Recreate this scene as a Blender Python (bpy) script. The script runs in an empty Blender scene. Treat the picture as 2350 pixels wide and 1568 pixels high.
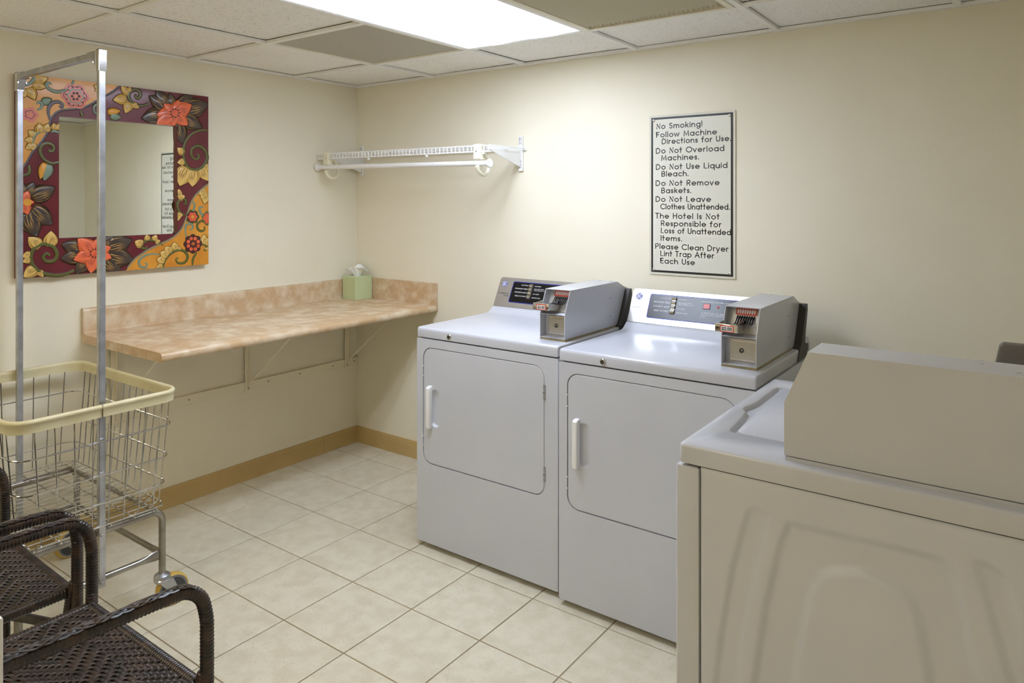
import bpy, bmesh, math, random
from mathutils import Vector, Matrix
random.seed(7)
PI = math.pi
C = bpy.context.scene.collection
# ------------------------------------------------------------------ camera, world, exposure
cam_d = bpy.data.cameras.new('camera')
cam = bpy.data.objects.new('camera', cam_d)
C.objects.link(cam)
cam.location = (3.2921, -2.9265, 1.4372)
cam.rotation_euler = (PI/2, 0, 0.6322)
cam_d.sensor_fit = 'HORIZONTAL'
cam_d.sensor_width = 36
cam_d.lens = 1654.4/2350*36
cam_d.shift_y = -(784-459.86)/2350
cam_d.clip_start = 0.02
bpy.context.scene.camera = cam
w = bpy.data.worlds.new('world')
bpy.context.scene.world = w
w.use_nodes = True
w.node_tree.nodes['Background'].inputs[0].default_value = (0.8, 0.8, 0.8, 1)
w.node_tree.nodes['Background'].inputs[1].default_value = 0.2
vs = bpy.context.scene.view_settings
vs.view_transform = 'Standard'
vs.look = 'None'
vs.gamma = 1
vs.use_curve_mapping = False
vs.exposure = 0.0
LAMP = 12.3          # strength of the ceiling fixture's diffuser, scaled down for the added fill panel
H = 2.1051           # ceiling height
XR, YF = 3.6, -4.3   # right wall, front wall


# ------------------------------------------------------------------ materials
def lin(c):
    return tuple((v/12.92 if v <= 0.04045 else ((v+0.055)/1.055)**2.4) for v in [x/255 for x in c])


def mat(name, rgb, rough=0.5, metal=0.0, rgb2=None, nscale=20, bump=0.0, bscale=60, coat=0.0, detail=4,
        contrast=(0.35, 0.65), spec=0.5, rnd=False, aniso=None):
    m = bpy.data.materials.new(name)
    m.use_nodes = True
    nt = m.node_tree
    b = nt.nodes['Principled BSDF']
    b.inputs['Base Color'].default_value = (*lin(rgb), 1)
    b.inputs['Roughness'].default_value = rough
    b.inputs['Metallic'].default_value = metal
    b.inputs['Coat Weight'].default_value = coat
    b.inputs['Coat Roughness'].default_value = 0.08
    b.inputs['Specular IOR Level'].default_value = spec
    tc = nt.nodes.new('ShaderNodeTexCoord')
    vec = tc.outputs['Object']
    if aniso:
        mp = nt.nodes.new('ShaderNodeMapping')
        mp.inputs['Scale'].default_value = aniso
        nt.links.new(vec, mp.inputs['Vector'])
        vec = mp.outputs['Vector']
    if rnd:
        oi = nt.nodes.new('ShaderNodeObjectInfo')
        ml = nt.nodes.new('ShaderNodeVectorMath')
        ml.operation = 'MULTIPLY_ADD'
        nt.links.new(oi.outputs['Random'], ml.inputs[0])
        ml.inputs[1].default_value = (37, 53, 71)
        nt.links.new(vec, ml.inputs[2])
        vec = ml.outputs[0]
    if rgb2:
        n = nt.nodes.new('ShaderNodeTexNoise')
        n.inputs['Scale'].default_value = nscale
        n.inputs['Detail'].default_value = detail
        nt.links.new(vec, n.inputs['Vector'])
        r = nt.nodes.new('ShaderNodeValToRGB')
        r.color_ramp.elements[0].position = contrast[0]
        r.color_ramp.elements[1].position = contrast[1]
        r.color_ramp.elements[0].color = (*lin(rgb), 1)
        r.color_ramp.elements[1].color = (*lin(rgb2), 1)
        nt.links.new(n.outputs['Fac'], r.inputs['Fac'])
        nt.links.new(r.outputs['Color'], b.inputs['Base Color'])
    if bump:
        n2 = nt.nodes.new('ShaderNodeTexNoise')
        n2.inputs['Scale'].default_value = bscale
        n2.inputs['Detail'].default_value = 3
        nt.links.new(vec, n2.inputs['Vector'])
        bp = nt.nodes.new('ShaderNodeBump')
        bp.inputs['Strength'].default_value = bump
        bp.inputs['Distance'].default_value = 0.002
        nt.links.new(n2.outputs['Fac'], bp.inputs['Height'])
        nt.links.new(bp.outputs['Normal'], b.inputs['Normal'])
    return m


def nodes_of(m):
    return m.node_tree, m.node_tree.nodes['Principled BSDF']


M = {}
M['wall'] = mat('wall_paint', (241, 235, 214), 0.6, rgb2=(239, 232, 210), nscale=3, bump=0.25, bscale=90, spec=0.3)
M['base'] = mat('baseboard_paint', (200, 172, 116), 0.4, rgb2=(192, 164, 108), nscale=5)
M['tile'] = mat('tile_glaze', (221, 214, 192), 0.34, rgb2=(211, 202, 178), nscale=16, bump=0.12, bscale=30, rnd=True, detail=8, contrast=(0.38, 0.62))
M['grout'] = mat('grout', (150, 130, 100), 0.85, rgb2=(176, 158, 128), nscale=4)
M['white'] = mat('white_enamel', (198, 200, 207), 0.24, rgb2=(194, 196, 203), nscale=4, coat=0.06)
M['door_white'] = mat('door_enamel', (204, 207, 215), 0.42, rgb2=(200, 203, 212), nscale=4)
M['plastic'] = mat('white_plastic', (238, 238, 238), 0.35)
M['wire_white'] = mat('white_vinyl', (240, 240, 238), 0.35)
M['cream_plastic'] = mat('cream_plastic', (236, 232, 208), 0.4)
M['silver'] = mat('brushed_silver', (214, 212, 208), 0.26, 0.8, rgb2=(206, 204, 200), nscale=30, aniso=(0.3, 8, 8))
M['chrome'] = mat('chrome', (205, 205, 205), 0.12, 1.0)
M['steel'] = mat('zinc_steel', (194, 197, 204), 0.33, 0.9, rgb2=(168, 170, 176), nscale=18)
M['tube_steel'] = mat('dull_steel', (168, 164, 156), 0.32, 1.0, rgb2=(140, 134, 124), nscale=14)
M['black'] = mat('black_gloss', (14, 14, 16), 0.25)
M['dark'] = mat('dark_grey', (52, 50, 47), 0.5, rgb2=(60, 57, 53), nscale=9)
M['darkbox'] = mat('dark_box_paint', (104, 100, 92), 0.45, rgb2=(98, 93, 86), nscale=9)
M['gap'] = mat('shadow_gap', (60, 56, 52), 0.9)
M['blue'] = mat('blue_print', (44, 56, 150), 0.35)
M['ink'] = mat('ink', (28, 26, 28), 0.4)
M['ink_grey'] = mat('grey_ink', (86, 84, 84), 0.4)
M['print_white'] = mat('white_print', (232, 232, 232), 0.4)
M['red'] = mat('red_label', (214, 52, 34), 0.35)
M['red_dim'] = mat('red_window', (196, 70, 66), 0.3)
M['khaki'] = mat('khaki_plate', (140, 132, 104), 0.5, rgb2=(160, 142, 96), nscale=30)
M['rim'] = mat('rim_vinyl', (226, 218, 182), 0.35, rgb2=(212, 202, 158), nscale=9, detail=6)
M['tyre'] = mat('yellow_tread', (214, 182, 92), 0.5, rgb2=(196, 160, 72), nscale=20)
M['hub'] = mat('hub_grey', (60, 60, 62), 0.45)
M['hubring'] = mat('hub_ring', (120, 124, 130), 0.4)
M['bracket_paint'] = mat('painted_bracket', (238, 230, 206), 0.45)
M['tissue_box'] = mat('tissue_box_card', (196, 208, 158), 0.6, rgb2=(200, 212, 166), nscale=12)
M['tissue'] = mat('tissue_paper', (246, 246, 244), 0.8, bump=0.3, bscale=40)
M['tbar'] = mat('grid_paint', (246, 246, 243), 0.45)
M['louver'] = mat('louver_paint', (236, 231, 212), 0.45)
M['sign_face'] = mat('sign_face', (228, 226, 212), 0.2, coat=0.6)
M['plexi'] = mat('plexi', (226, 223, 206), 0.08, coat=0.5)
M['mirror'] = mat('mirror_glass', (246, 249, 242), 0.0, 1.0)
M['maroon'] = mat('maroon_lacquer', (112, 34, 42), 0.28, rgb2=(98, 28, 36), nscale=12, coat=0.2, spec=0.35)
M['orange_bg'] = mat('amber_lacquer', (226, 160, 54), 0.3, rgb2=(206, 134, 34), nscale=9, coat=0.2, spec=0.35)
M['peach_bg'] = mat('peach_lacquer', (228, 172, 92), 0.3, rgb2=(220, 156, 74), nscale=9, coat=0.2, spec=0.35)
M['outline'] = mat('outline_brown', (66, 26, 20), 0.4)
M['teal'] = mat('teal_paint', (124, 146, 128), 0.35, coat=0.15)
M['olive'] = mat('olive_paint', (92, 96, 34), 0.35, coat=0.15)
M['slate'] = mat('slate_paint', (92, 88, 98), 0.35, coat=0.15)
M['coral'] = mat('coral_paint', (238, 112, 66), 0.38, coat=0.15, rgb2=(214, 82, 46), nscale=40)
M['pink'] = mat('pink_paint', (222, 122, 102), 0.35, coat=0.15)
M['amber'] = mat('amber_paint', (224, 160, 50), 0.35, coat=0.15)
M['sticker'] = mat('price_sticker', (214, 190, 140), 0.5)


def streak_mat(name, c1, c2, c3):
    """petal paint: streaks along the petal, from its UV layer (u across, v along)"""
    m = mat(name, c1, 0.38, coat=0.35)
    nt, b = nodes_of(m)
    uv = nt.nodes.new('ShaderNodeUVMap')
    mp = nt.nodes.new('ShaderNodeMapping')
    mp.inputs['Scale'].default_value = (9, 0.9, 1)
    nt.links.new(uv.outputs[0], mp.inputs[0])
    n = nt.nodes.new('ShaderNodeTexNoise')
    n.inputs['Scale'].default_value = 1.6
    n.inputs['Detail'].default_value = 1
    nt.links.new(mp.outputs[0], n.inputs['Vector'])
    r = nt.nodes.new('ShaderNodeValToRGB')
    r.color_ramp.elements[0].position = 0.52
    r.color_ramp.elements[1].position = 0.60
    r.color_ramp.elements[0].color = (*lin(c2), 1)
    r.color_ramp.elements[1].color = (*lin(c3), 1)
    nt.links.new(n.outputs['Fac'], r.inputs[0])
    sp = nt.nodes.new('ShaderNodeSeparateXYZ')
    nt.links.new(uv.outputs[0], sp.inputs[0])
    rr = nt.nodes.new('ShaderNodeMapRange')
    rr.inputs['From Min'].default_value = 0.45
    rr.inputs['From Max'].default_value = 0.8
    nt.links.new(sp.outputs['Y'], rr.inputs['Value'])
    mx = nt.nodes.new('ShaderNodeMixRGB')
    nt.links.new(rr.outputs[0], mx.inputs[0])
    nt.links.new(r.outputs[0], mx.inputs[1])
    mx.inputs[2].default_value = (*lin(c1), 1)
    nt.links.new(mx.outputs[0], b.inputs['Base Color'])
    return m


M['petal_dark'] = streak_mat('dark_petal', (66, 52, 44), (50, 36, 28), (176, 136, 66))
M['petal_cream'] = streak_mat('cream_petal', (230, 192, 108), (226, 186, 98), (120, 84, 28))
M['petal_coral'] = streak_mat('coral_petal', (240, 114, 68), (240, 114, 68), (150, 56, 40))

# laminate
m = mat('laminate', (200, 168, 128), 0.3, rgb2=(224, 206, 178), nscale=15, detail=12, contrast=(0.42, 0.66), coat=0.12)
nt, b = nodes_of(m)
old = b.inputs['Base Color'].links[0].from_socket
tc = nt.nodes['Texture Coordinate']
n = nt.nodes.new('ShaderNodeTexNoise')
n.inputs['Scale'].default_value = 34
n.inputs['Detail'].default_value = 10
n.inputs['Distortion'].default_value = 2.2
nt.links.new(tc.outputs['Object'], n.inputs['Vector'])
r = nt.nodes.new('ShaderNodeValToRGB')
r.color_ramp.elements[0].position = 0.485
r.color_ramp.elements[0].color = (0, 0, 0, 1)
r.color_ramp.elements[1].position = 0.5
r.color_ramp.elements[1].color = (1, 1, 1, 1)
e = r.color_ramp.elements.new(0.515)
e.color = (0, 0, 0, 1)
nt.links.new(n.outputs['Fac'], r.inputs[0])
ml = nt.nodes.new('ShaderNodeMath')
ml.operation = 'MULTIPLY'
ml.inputs[1].default_value = 0.4
nt.links.new(r.outputs[0], ml.inputs[0])
mx = nt.nodes.new('ShaderNodeMixRGB')
mx.inputs[2].default_value = (*lin((236, 218, 186)), 1)
nt.links.new(ml.outputs[0], mx.inputs[0])
nt.links.new(old, mx.inputs[1])
nt.links.new(mx.outputs[0], b.inputs['Base Color'])
M['laminate'] = m

# extra speckle layer on the floor tiles
m = M['tile']
nt, b = nodes_of(m)
old = b.inputs['Base Color'].links[0].from_socket
vecsock = [n for n in nt.nodes if n.type == 'VECT_MATH'][0].outputs[0]
n = nt.nodes.new('ShaderNodeTexNoise')
n.inputs['Scale'].default_value = 150
n.inputs['Detail'].default_value = 4
nt.links.new(vecsock, n.inputs['Vector'])
r = nt.nodes.new('ShaderNodeValToRGB')
r.color_ramp.elements[0].position = 0.56
r.color_ramp.elements[1].position = 0.68
nt.links.new(n.outputs['Fac'], r.inputs[0])
n3 = nt.nodes.new('ShaderNodeTexNoise')
n3.inputs['Scale'].default_value = 9
nt.links.new(vecsock, n3.inputs['Vector'])
ml = nt.nodes.new('ShaderNodeMath')
ml.operation = 'MULTIPLY'
nt.links.new(r.outputs[0], ml.inputs[0])
nt.links.new(n3.outputs['Fac'], ml.inputs[1])
mx = nt.nodes.new('ShaderNodeMixRGB')
mx.inputs[2].default_value = (*lin((196, 184, 160)), 1)
nt.links.new(ml.outputs[0], mx.inputs[0])
nt.links.new(old, mx.inputs[1])
nt.links.new(mx.outputs[0], b.inputs['Base Color'])

# mineral-fibre ceiling tile: pinholes and fissures
m = mat('ceiling_tile_board', (250, 249, 245), 0.9, rnd=True, rgb2=(247, 245, 240), nscale=3)
nt, b = nodes_of(m)
old = b.inputs['Base Color'].links[0].from_socket
vecsock = [n for n in nt.nodes if n.type == 'VECT_MATH'][0].outputs[0]
mp = nt.nodes.new('ShaderNodeMapping')
mp.inputs['Scale'].default_value = (1.0, 0.45, 1)
mp.inputs['Rotation'].default_value = (0, 0, 0.5)
nt.links.new(vecsock, mp.inputs[0])
n = nt.nodes.new('ShaderNodeTexNoise')
n.inputs['Scale'].default_value = 190
n.inputs['Detail'].default_value = 2
nt.links.new(mp.outputs[0], n.inputs['Vector'])
r = nt.nodes.new('ShaderNodeValToRGB')
r.color_ramp.elements[0].position = 0.63
r.color_ramp.elements[0].color = (0, 0, 0, 1)
r.color_ramp.elements[1].position = 0.68
nt.links.new(n.outputs['Fac'], r.inputs[0])
ml = nt.nodes.new('ShaderNodeMath')
ml.operation = 'MULTIPLY'
ml.inputs[1].default_value = 0.42
nt.links.new(r.outputs[0], ml.inputs[0])
mx = nt.nodes.new('ShaderNodeMixRGB')
mx.inputs[2].default_value = (*lin((120, 104, 80)), 1)
nt.links.new(ml.outputs[0], mx.inputs[0])
nt.links.new(old, mx.inputs[1])
nt.links.new(mx.outputs[0], b.inputs['Base Color'])
bp = nt.nodes.new('ShaderNodeBump')
bp.inputs['Strength'].default_value = 0.5
bp.inputs['Distance'].default_value = 0.002
bp.invert = True
nt.links.new(r.outputs[0], bp.inputs['Height'])
nt.links.new(bp.outputs[0], b.inputs['Normal'])
M['ctile'] = m


def dots_mat(name, c1, c2, pitch, rad, rough=0.5, metal=0.0, axes='XY'):
    """sheet with round holes on a square pitch"""
    m = mat(name, c1, rough, metal)
    nt, b = nodes_of(m)
    tc = nt.nodes['Texture Coordinate']
    sp = nt.nodes.new('ShaderNodeSeparateXYZ')
    nt.links.new(tc.outputs['Object'], sp.inputs[0])
    outs = []
    for ax in axes:
        f = nt.nodes.new('ShaderNodeMath'); f.operation = 'DIVIDE'; f.inputs[1].default_value = pitch
        nt.links.new(sp.outputs[ax], f.inputs[0])
        g = nt.nodes.new('ShaderNodeMath'); g.operation = 'FLOORED_MODULO'; g.inputs[1].default_value = 1
        nt.links.new(f.outputs[0], g.inputs[0])
        h = nt.nodes.new('ShaderNodeMath'); h.operation = 'SUBTRACT'; h.inputs[1].default_value = 0.5
        nt.links.new(g.outputs[0], h.inputs[0])
        q = nt.nodes.new('ShaderNodeMath'); q.operation = 'POWER'; q.inputs[1].default_value = 2
        a = nt.nodes.new('ShaderNodeMath'); a.operation = 'ABSOLUTE'
        nt.links.new(h.outputs[0], a.inputs[0])
        nt.links.new(a.outputs[0], q.inputs[0])
        outs.append(q.outputs[0])
    ad = nt.nodes.new('ShaderNodeMath'); ad.operation = 'ADD'
    nt.links.new(outs[0], ad.inputs[0]); nt.links.new(outs[1], ad.inputs[1])
    lt = nt.nodes.new('ShaderNodeMath'); lt.operation = 'LESS_THAN'; lt.inputs[1].default_value = rad*rad
    nt.links.new(ad.outputs[0], lt.inputs[0])
    mx = nt.nodes.new('ShaderNodeMixRGB')
    mx.inputs[1].default_value = (*lin(c1), 1)
    mx.inputs[2].default_value = (*lin(c2), 1)
    nt.links.new(lt.outputs[0], mx.inputs[0])
    nt.links.new(mx.outputs[0], b.inputs['Base Color'])
    return m


M['perf'] = dots_mat('perforated_sheet', (208, 203, 187), (96, 90, 78), 0.0075, 0.33)
M['stamped'] = dots_mat('stamped_plate', (206, 204, 198), (150, 146, 136), 0.0034, 0.32, 0.35, 0.6, 'XZ')


def emis(name, rgb, s):
    m = bpy.data.materials.new(name)
    m.use_nodes = True
    nt, b = nodes_of(m)
    b.inputs['Base Color'].default_value = (0.9, 0.9, 0.9, 1)
    b.inputs['Emission Color'].default_value = (*rgb, 1)
    b.inputs['Emission Strength'].default_value = s
    return m


M['lamp'] = emis('lit_diffuser', (0.87, 0.97, 1.18), LAMP)
# two fluorescent tubes glow brighter through the panel, along its length (generated x)
nt, b = nodes_of(M['lamp'])
tc = nt.nodes.new('ShaderNodeTexCoord')
sp = nt.nodes.new('ShaderNodeSeparateXYZ')
nt.links.new(tc.outputs['Generated'], sp.inputs[0])
r = nt.nodes.new('ShaderNodeValToRGB')
els = r.color_ramp.elements
els[0].position, els[1].position = 0.18, 0.27
els[0].color, els[1].color = (0.12, 0.12, 0.12, 1), (1, 1, 1, 1)
for p_, v_ in ((0.29, 1), (0.38, 0.12), (0.62, 0.12), (0.71, 1), (0.73, 1), (0.82, 0.12)):
    e = els.new(p_)
    e.color = (v_, v_, v_, 1)
nt.links.new(sp.outputs['X'], r.inputs[0])
ml = nt.nodes.new('ShaderNodeMath')
ml.operation = 'MULTIPLY'
ml.inputs[1].default_value = LAMP*3.2
nt.links.new(r.outputs[0], ml.inputs[0])
nt.links.new(ml.outputs[0], b.inputs['Emission Strength'])
M['lamp_fill'] = emis('warm_fill_diffuser', (1.05, 0.92, 0.68), LAMP*0.80)  # added fill light: warm unseen panel that brightens the room from behind

# wicker strands, brown to near black in patches
def wicker(name, sc):
    m = mat(name, (28, 23, 21), 0.34, rgb2=(64, 46, 37), nscale=sc, contrast=(0.42, 0.68), coat=0.12, detail=2)
    return m
M['wicker'] = wicker('wicker_strand', 14)
M['wicker_arm'] = wicker('wicker_wrap', 30)
M['wicker_thin'] = mat('wicker_thin_strand', (70, 60, 56), 0.34, rgb2=(104, 94, 88), nscale=40, coat=0.1)


# ------------------------------------------------------------------ mesh helpers
ORG = {}


def thing(name, label, cat, loc=(0, 0, 0), group=None):
    o = bpy.data.objects.new(name, None)
    o.empty_display_size = 0.05
    C.objects.link(o)
    o.location = loc
    o['label'] = label
    o['category'] = cat
    if group:
        o['group'] = group
    ORG[o.name] = Vector(loc)
    return o


class B:
    def __init__(s):
        s.bm = bmesh.new()

    def add(s, tb):
        me = bpy.data.meshes.new('tmp')
        tb.to_mesh(me)
        tb.free()
        s.bm.from_mesh(me)
        bpy.data.meshes.remove(me)

    def box(s, x0, x1, y0, y1, z0, z1, r=0, seg=2):
        tb = bmesh.new()
        v = [tb.verts.new((x, y, z)) for x in (x0, x1) for y in (y0, y1) for z in (z0, z1)]
        for f in ((0, 1, 3, 2), (4, 6, 7, 5), (0, 4, 5, 1), (2, 3, 7, 6), (0, 2, 6, 4), (1, 5, 7, 3)):
            tb.faces.new([v[i] for i in f])
        if r:
            bmesh.ops.bevel(tb, geom=tb.edges[:], offset=r, segments=seg, affect='EDGES', profile=0.5)
        bmesh.ops.recalc_face_normals(tb, faces=tb.faces[:])
        s.add(tb)
        return s

    def prism(s, poly, axis, a0, a1, r=0, seg=2, fn=None):
        """polygon in the plane across axis ('x': (y,z), 'y': (x,z), 'z': (x,y)), extruded a0..a1"""
        if fn is None:
            fn = {'x': lambda p, a: (a, p[0], p[1]), 'y': lambda p, a: (p[0], a, p[1]), 'z': lambda p, a: (p[0], p[1], a)}[axis]
        tb = bmesh.new()
        v0 = [tb.verts.new(fn(p, a0)) for p in poly]
        v1 = [tb.verts.new(fn(p, a1)) for p in poly]
        tb.faces.new(v0)
        tb.faces.new(v1[::-1])
        n = len(poly)
        for i in range(n):
            tb.faces.new((v0[i], v0[(i+1) % n], v1[(i+1) % n], v1[i]))
        bmesh.ops.recalc_face_normals(tb, faces=tb.faces[:])
        if r:
            caps = [e for e in tb.edges if any(len(f.verts) == n and n != 4 for f in e.link_faces)] if n != 4 else tb.edges[:]
            bmesh.ops.bevel(tb, geom=caps, offset=r, segments=seg, affect='EDGES', profile=0.5)
        s.add(tb)
        return s

    def tube(s, pts, r, n=8, cap=True, closed=False, rf=None, flat=None, up=None):
        pts = [Vector(p) for p in pts]
        N = len(pts)
        tb = bmesh.new()
        rings = []
        nrm = None
        for i, p in enumerate(pts):
            if closed:
                t = pts[(i+1) % N]-pts[i-1]
            else:
                t = pts[min(i+1, N-1)]-pts[max(i-1, 0)]
            t.normalize()
            if nrm is None:
                a = Vector(up) if up else (Vector((0, 0, 1)) if abs(t.z) < 0.9 else Vector((1, 0, 0)))
                nrm = (a-t*a.dot(t)).normalized()
            else:
                nrm = (nrm-t*nrm.dot(t)).normalized()
            bi = t.cross(nrm)
            rr = r*(rf(i/(N-1)) if rf else 1)
            fx, fy = flat if flat else (1, 1)
            rings.append([tb.verts.new(p+nrm*(rr*fx*math.cos(2*PI*k/n))+bi*(rr*fy*math.sin(2*PI*k/n))) for k in range(n)])
        for i in range(N if closed else N-1):
            a, c = rings[i], rings[(i+1) % N]
            for k in range(n):
                tb.faces.new((a[k], a[(k+1) % n], c[(k+1) % n], c[k]))
        if cap and not closed:
            tb.faces.new(rings[0][::-1])
            tb.faces.new(rings[-1])
        bmesh.ops.recalc_face_normals(tb, faces=tb.faces[:])
        s.add(tb)
        return s

    def cyl(s, p0, p1, r, n=16):
        return s.tube([p0, p1], r, n)

    def lathe(s, prof, c, axis, n=24):
        """profile [(radius, offset)] turned about axis through c"""
        c = Vector(c)
        ax = Vector(axis).normalized()
        a = Vector((0, 0, 1)) if abs(ax.z) < 0.9 else Vector((1, 0, 0))
        u = (a-ax*a.dot(ax)).normalized()
        v = ax.cross(u)
        tb = bmesh.new()
        rings = [[tb.verts.new(c+ax*o+u*(max(r, 1e-4)*math.cos(2*PI*k/n))+v*(max(r, 1e-4)*math.sin(2*PI*k/n))) for k in range(n)] for r, o in prof]
        for a_, c_ in zip(rings, rings[1:]):
            for k in range(n):
                tb.faces.new((a_[k], a_[(k+1) % n], c_[(k+1) % n], c_[k]))
        tb.faces.new(rings[0][::-1])
        tb.faces.new(rings[-1])
        bmesh.ops.recalc_face_normals(tb, faces=tb.faces[:])
        s.add(tb)
        return s

    def raw(s, verts, faces):
        v = [s.bm.verts.new(p) for p in verts]
        for f in faces:
            try:
                s.bm.faces.new([v[i] for i in f])
            except ValueError:
                pass
        return s

    def build(s, name, m, parent=None, smooth=35, kind=None, label=None):
        me = bpy.data.meshes.new(name)
        if parent is not None:
            bmesh.ops.translate(s.bm, verts=s.bm.verts[:], vec=-ORG[parent.name])
        s.bm.to_mesh(me)
        s.bm.free()
        me.materials.append(m)
        if smooth:
            me.shade_smooth()
            me.set_sharp_from_angle(angle=math.radians(smooth))
        o = bpy.data.objects.new(name, me)
        C.objects.link(o)
        if parent is not None:
            o.parent = parent
            ORG[o.name] = ORG[parent.name]
        else:
            ORG[o.name] = Vector((0, 0, 0))
        if kind:
            o['kind'] = kind
        if label:
            o['label'] = label
        return o


def dup(root, loc, label=None, rotz=0):
    r = root.copy()
    C.objects.link(r)
    r.location = loc
    r.rotation_euler = (0, 0, rotz)
    if label:
        r['label'] = label

    def rec(a, b_):
        for ch in list(a.children):
            c = ch.copy()
            C.objects.link(c)
            c.parent = b_
            rec(ch, c)
    rec(root, r)
    return r


def rrect(x0, x1, z0, z1, r, n=5):
    if not isinstance(r, (tuple, list)):
        r = (r,)*4
    out = []
    for (cx, cz, a, q) in ((x1-r[0], z1-r[0], 0, r[0]), (x0+r[1], z1-r[1], 90, r[1]), (x0+r[2], z0+r[2], 180, r[2]), (x1-r[3], z0+r[3], 270, r[3])):
        if q == 0:
            out.append((cx, cz))
            continue
        for k in range(n+1):
            t = math.radians(a+90*k/n)
            out.append((cx+q*math.cos(t), cz+q*math.sin(t)))
    return out


def crom(pts, n=6, closed=False):
    """Catmull-Rom through points of any dimension"""
    P = [tuple(p) for p in pts]
    N = len(P)
    out = []
    for i in range(N if closed else N-1):
        g = (lambda k: P[k % N]) if closed else (lambda k: P[min(max(k, 0), N-1)])
        p0, p1, p2, p3 = g(i-1), g(i), g(i+1), g(i+2)
        for k in range(n):
            t = k/n
            out.append(tuple(0.5*((2*b)+(c-a)*t+(2*a-5*b+4*c-d)*t*t+(3*b-a-3*c+d)*t**3) for a, b, c, d in zip(p0, p1, p2, p3)))
    if not closed:
        out.append(P[-1])
    return out


_txt = {}


def text_geo(body, size, shear=0, bold=0, align='LEFT'):
    key = (body, size, shear, bold, align)
    if key in _txt:
        return _txt[key]
    cu = bpy.data.curves.new('t', 'FONT')
    cu.body = body
    cu.size = size
    cu.shear = shear
    cu.offset = bold
    cu.align_x = align
    cu.resolution_u = 2
    o = bpy.data.objects.new('t', cu)
    C.objects.link(o)
    dg = bpy.context.evaluated_depsgraph_get()
    ev = o.evaluated_get(dg)
    me = ev.to_mesh()
    g = ([tuple(v.co)[:2] for v in me.vertices], [tuple(p.vertices) for p in me.polygons])
    ev.to_mesh_clear()
    bpy.data.objects.remove(o)
    bpy.data.curves.remove(cu)
    _txt[key] = g
    return g


def put_text(bld, body, size, fn, shear=0, bold=0, align='LEFT', width=None):
    v, f = text_geo(body, size, shear, bold, align)
    if not v:
        return
    k = 1
    if width:
        k = width/max(1e-6, max(p[0] for p in v)-min(p[0] for p in v))
    bld.raw([fn(p[0]*k, p[1]) for p in v], f)


# ------------------------------------------------------------------ room shell
def struct(name, bld, m, smooth=None):
    return bld.build(name, m, None, smooth, 'structure')


fl = struct('floor', B().box(0, XR, YF, 0, -0.05, -0.003), M['grout'])
PF = 0.3063
ox, oy = 0.2847, -0.7844
tile_me = None
xs = [0]+[ox+PF*i for i in range(12) if ox+PF*i < XR]+[XR]
ys = [0]+[oy+PF*j for j in range(2, -12, -1) if YF < oy+PF*j < 0]+[YF]
g_ = 0.0020
cache = {}
for i in range(len(xs)-1):
    for j in range(len(ys)-1):
        w_, d_ = xs[i+1]-xs[i], ys[j]-ys[j+1]
        key = (round(w_, 3), round(d_, 3))
        if key not in cache:
            bb = B()
            bb.box(-w_/2+g_, w_/2-g_, -d_/2+g_, d_/2-g_, -0.0035, 0, 0.0012, 1)
            me_o = bb.build('floor_tile', M['tile'], None, None)
            me_o.parent = fl
            cache[key] = me_o
            o = me_o
        else:
            o = cache[key].copy()
            C.objects.link(o)
        o.location = ((xs[i]+xs[i+1])/2, (ys[j]+ys[j+1])/2, 0)
        o.rotation_euler = (random.uniform(-1, 1)*0.0006, random.uniform(-1, 1)*0.0006, 0)

struct('wall_back', B().box(-0.1, XR+0.1, 0, 0.1, -0.05, H+0.15), M['wall'])
struct('wall_left', B().box(-0.1, 0, YF, 0, -0.05, H+0.15), M['wall'])
struct('wall_right', B().box(XR, XR+0.1, YF, 0, -0.05, H+0.15), M['wall'])
struct('wall_front', B().box(-0.1, XR+0.1, YF-0.1, YF, -0.05, H+0.15), M['wall'])

bp_ = [(0, 0), (0.013, 0), (0.013, 0.068), (0.011, 0.072), (0.011, 0.078), (0.008, 0.088), (0.005, 0.094), (0, 0.094)]
b1 = B()
for y0, y1 in ((-0.255, 0), (-2.7, -0.2565), (YF, -2.7015)):
    b1.prism(bp_, 'y', y0, y1)
struct('baseboard_left', b1, M['base'])
b1 = B()
b1.prism([(-a, c) for a, c in bp_], 'x', 0.013, XR)
struct('baseboard_back', b1, M['base'])
b1 = B()
b1.prism([(XR-a, c) for a, c in bp_], 'y', YF, -0.013)
struct('baseboard_right', b1, M['base'])

# ceiling: slab, grid, lay-in tiles
ce = struct('ceiling', B().box(0, XR, YF, 0, H+0.06, H+0.15), M['ctile'])
gx = [0.014+0.61*k for k in range(6)]
gy = [-0.449-0.61*k for k in range(7) if -0.449-0.61*k > YF]
TB = 0.012


def bar(x0, x1, y0, y1):
    o = B().box(x0, x1, y0, y1, H, H+0.012, 0.0008, 1).build('grid_bar', M['tbar'], None, None)
    o.parent = ce


LIGHTS = [(2, 1), (2, 5)]        # (column, first row) of the 2 x 4 ft fixture, then the added fill panel
for k, x in enumerate(gx[1:]):
    bar(x-TB, x+TB, YF+0.022, -0.022)
for k, y in enumerate(gy):
    cols = [0.0]+[x for x in gx[1:]]+[XR]
    for i in range(len(cols)-1):
        skip = any(c == i and k == r_ for c, r_ in LIGHTS)
        if skip:
            continue
        x0 = cols[i]+(TB if i else 0.022)
        x1 = cols[i+1]-(TB if i < len(cols)-2 else 0.022)
        bar(x0, x1, y-TB, y+TB)
for x0, x1, y0, y1 in ((0, 0.022, YF, 0), (XR-0.022, XR, YF, 0), (0.022, XR-0.022, -0.022, 0), (0.022, XR-0.022, YF, YF+0.022)):
    bar(x0, x1, y0, y1)
rows = [0.0]+gy+[YF]
cols = [0.0]+gx[1:]+[XR]
special = {(1, 1), (3, 1)}
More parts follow.
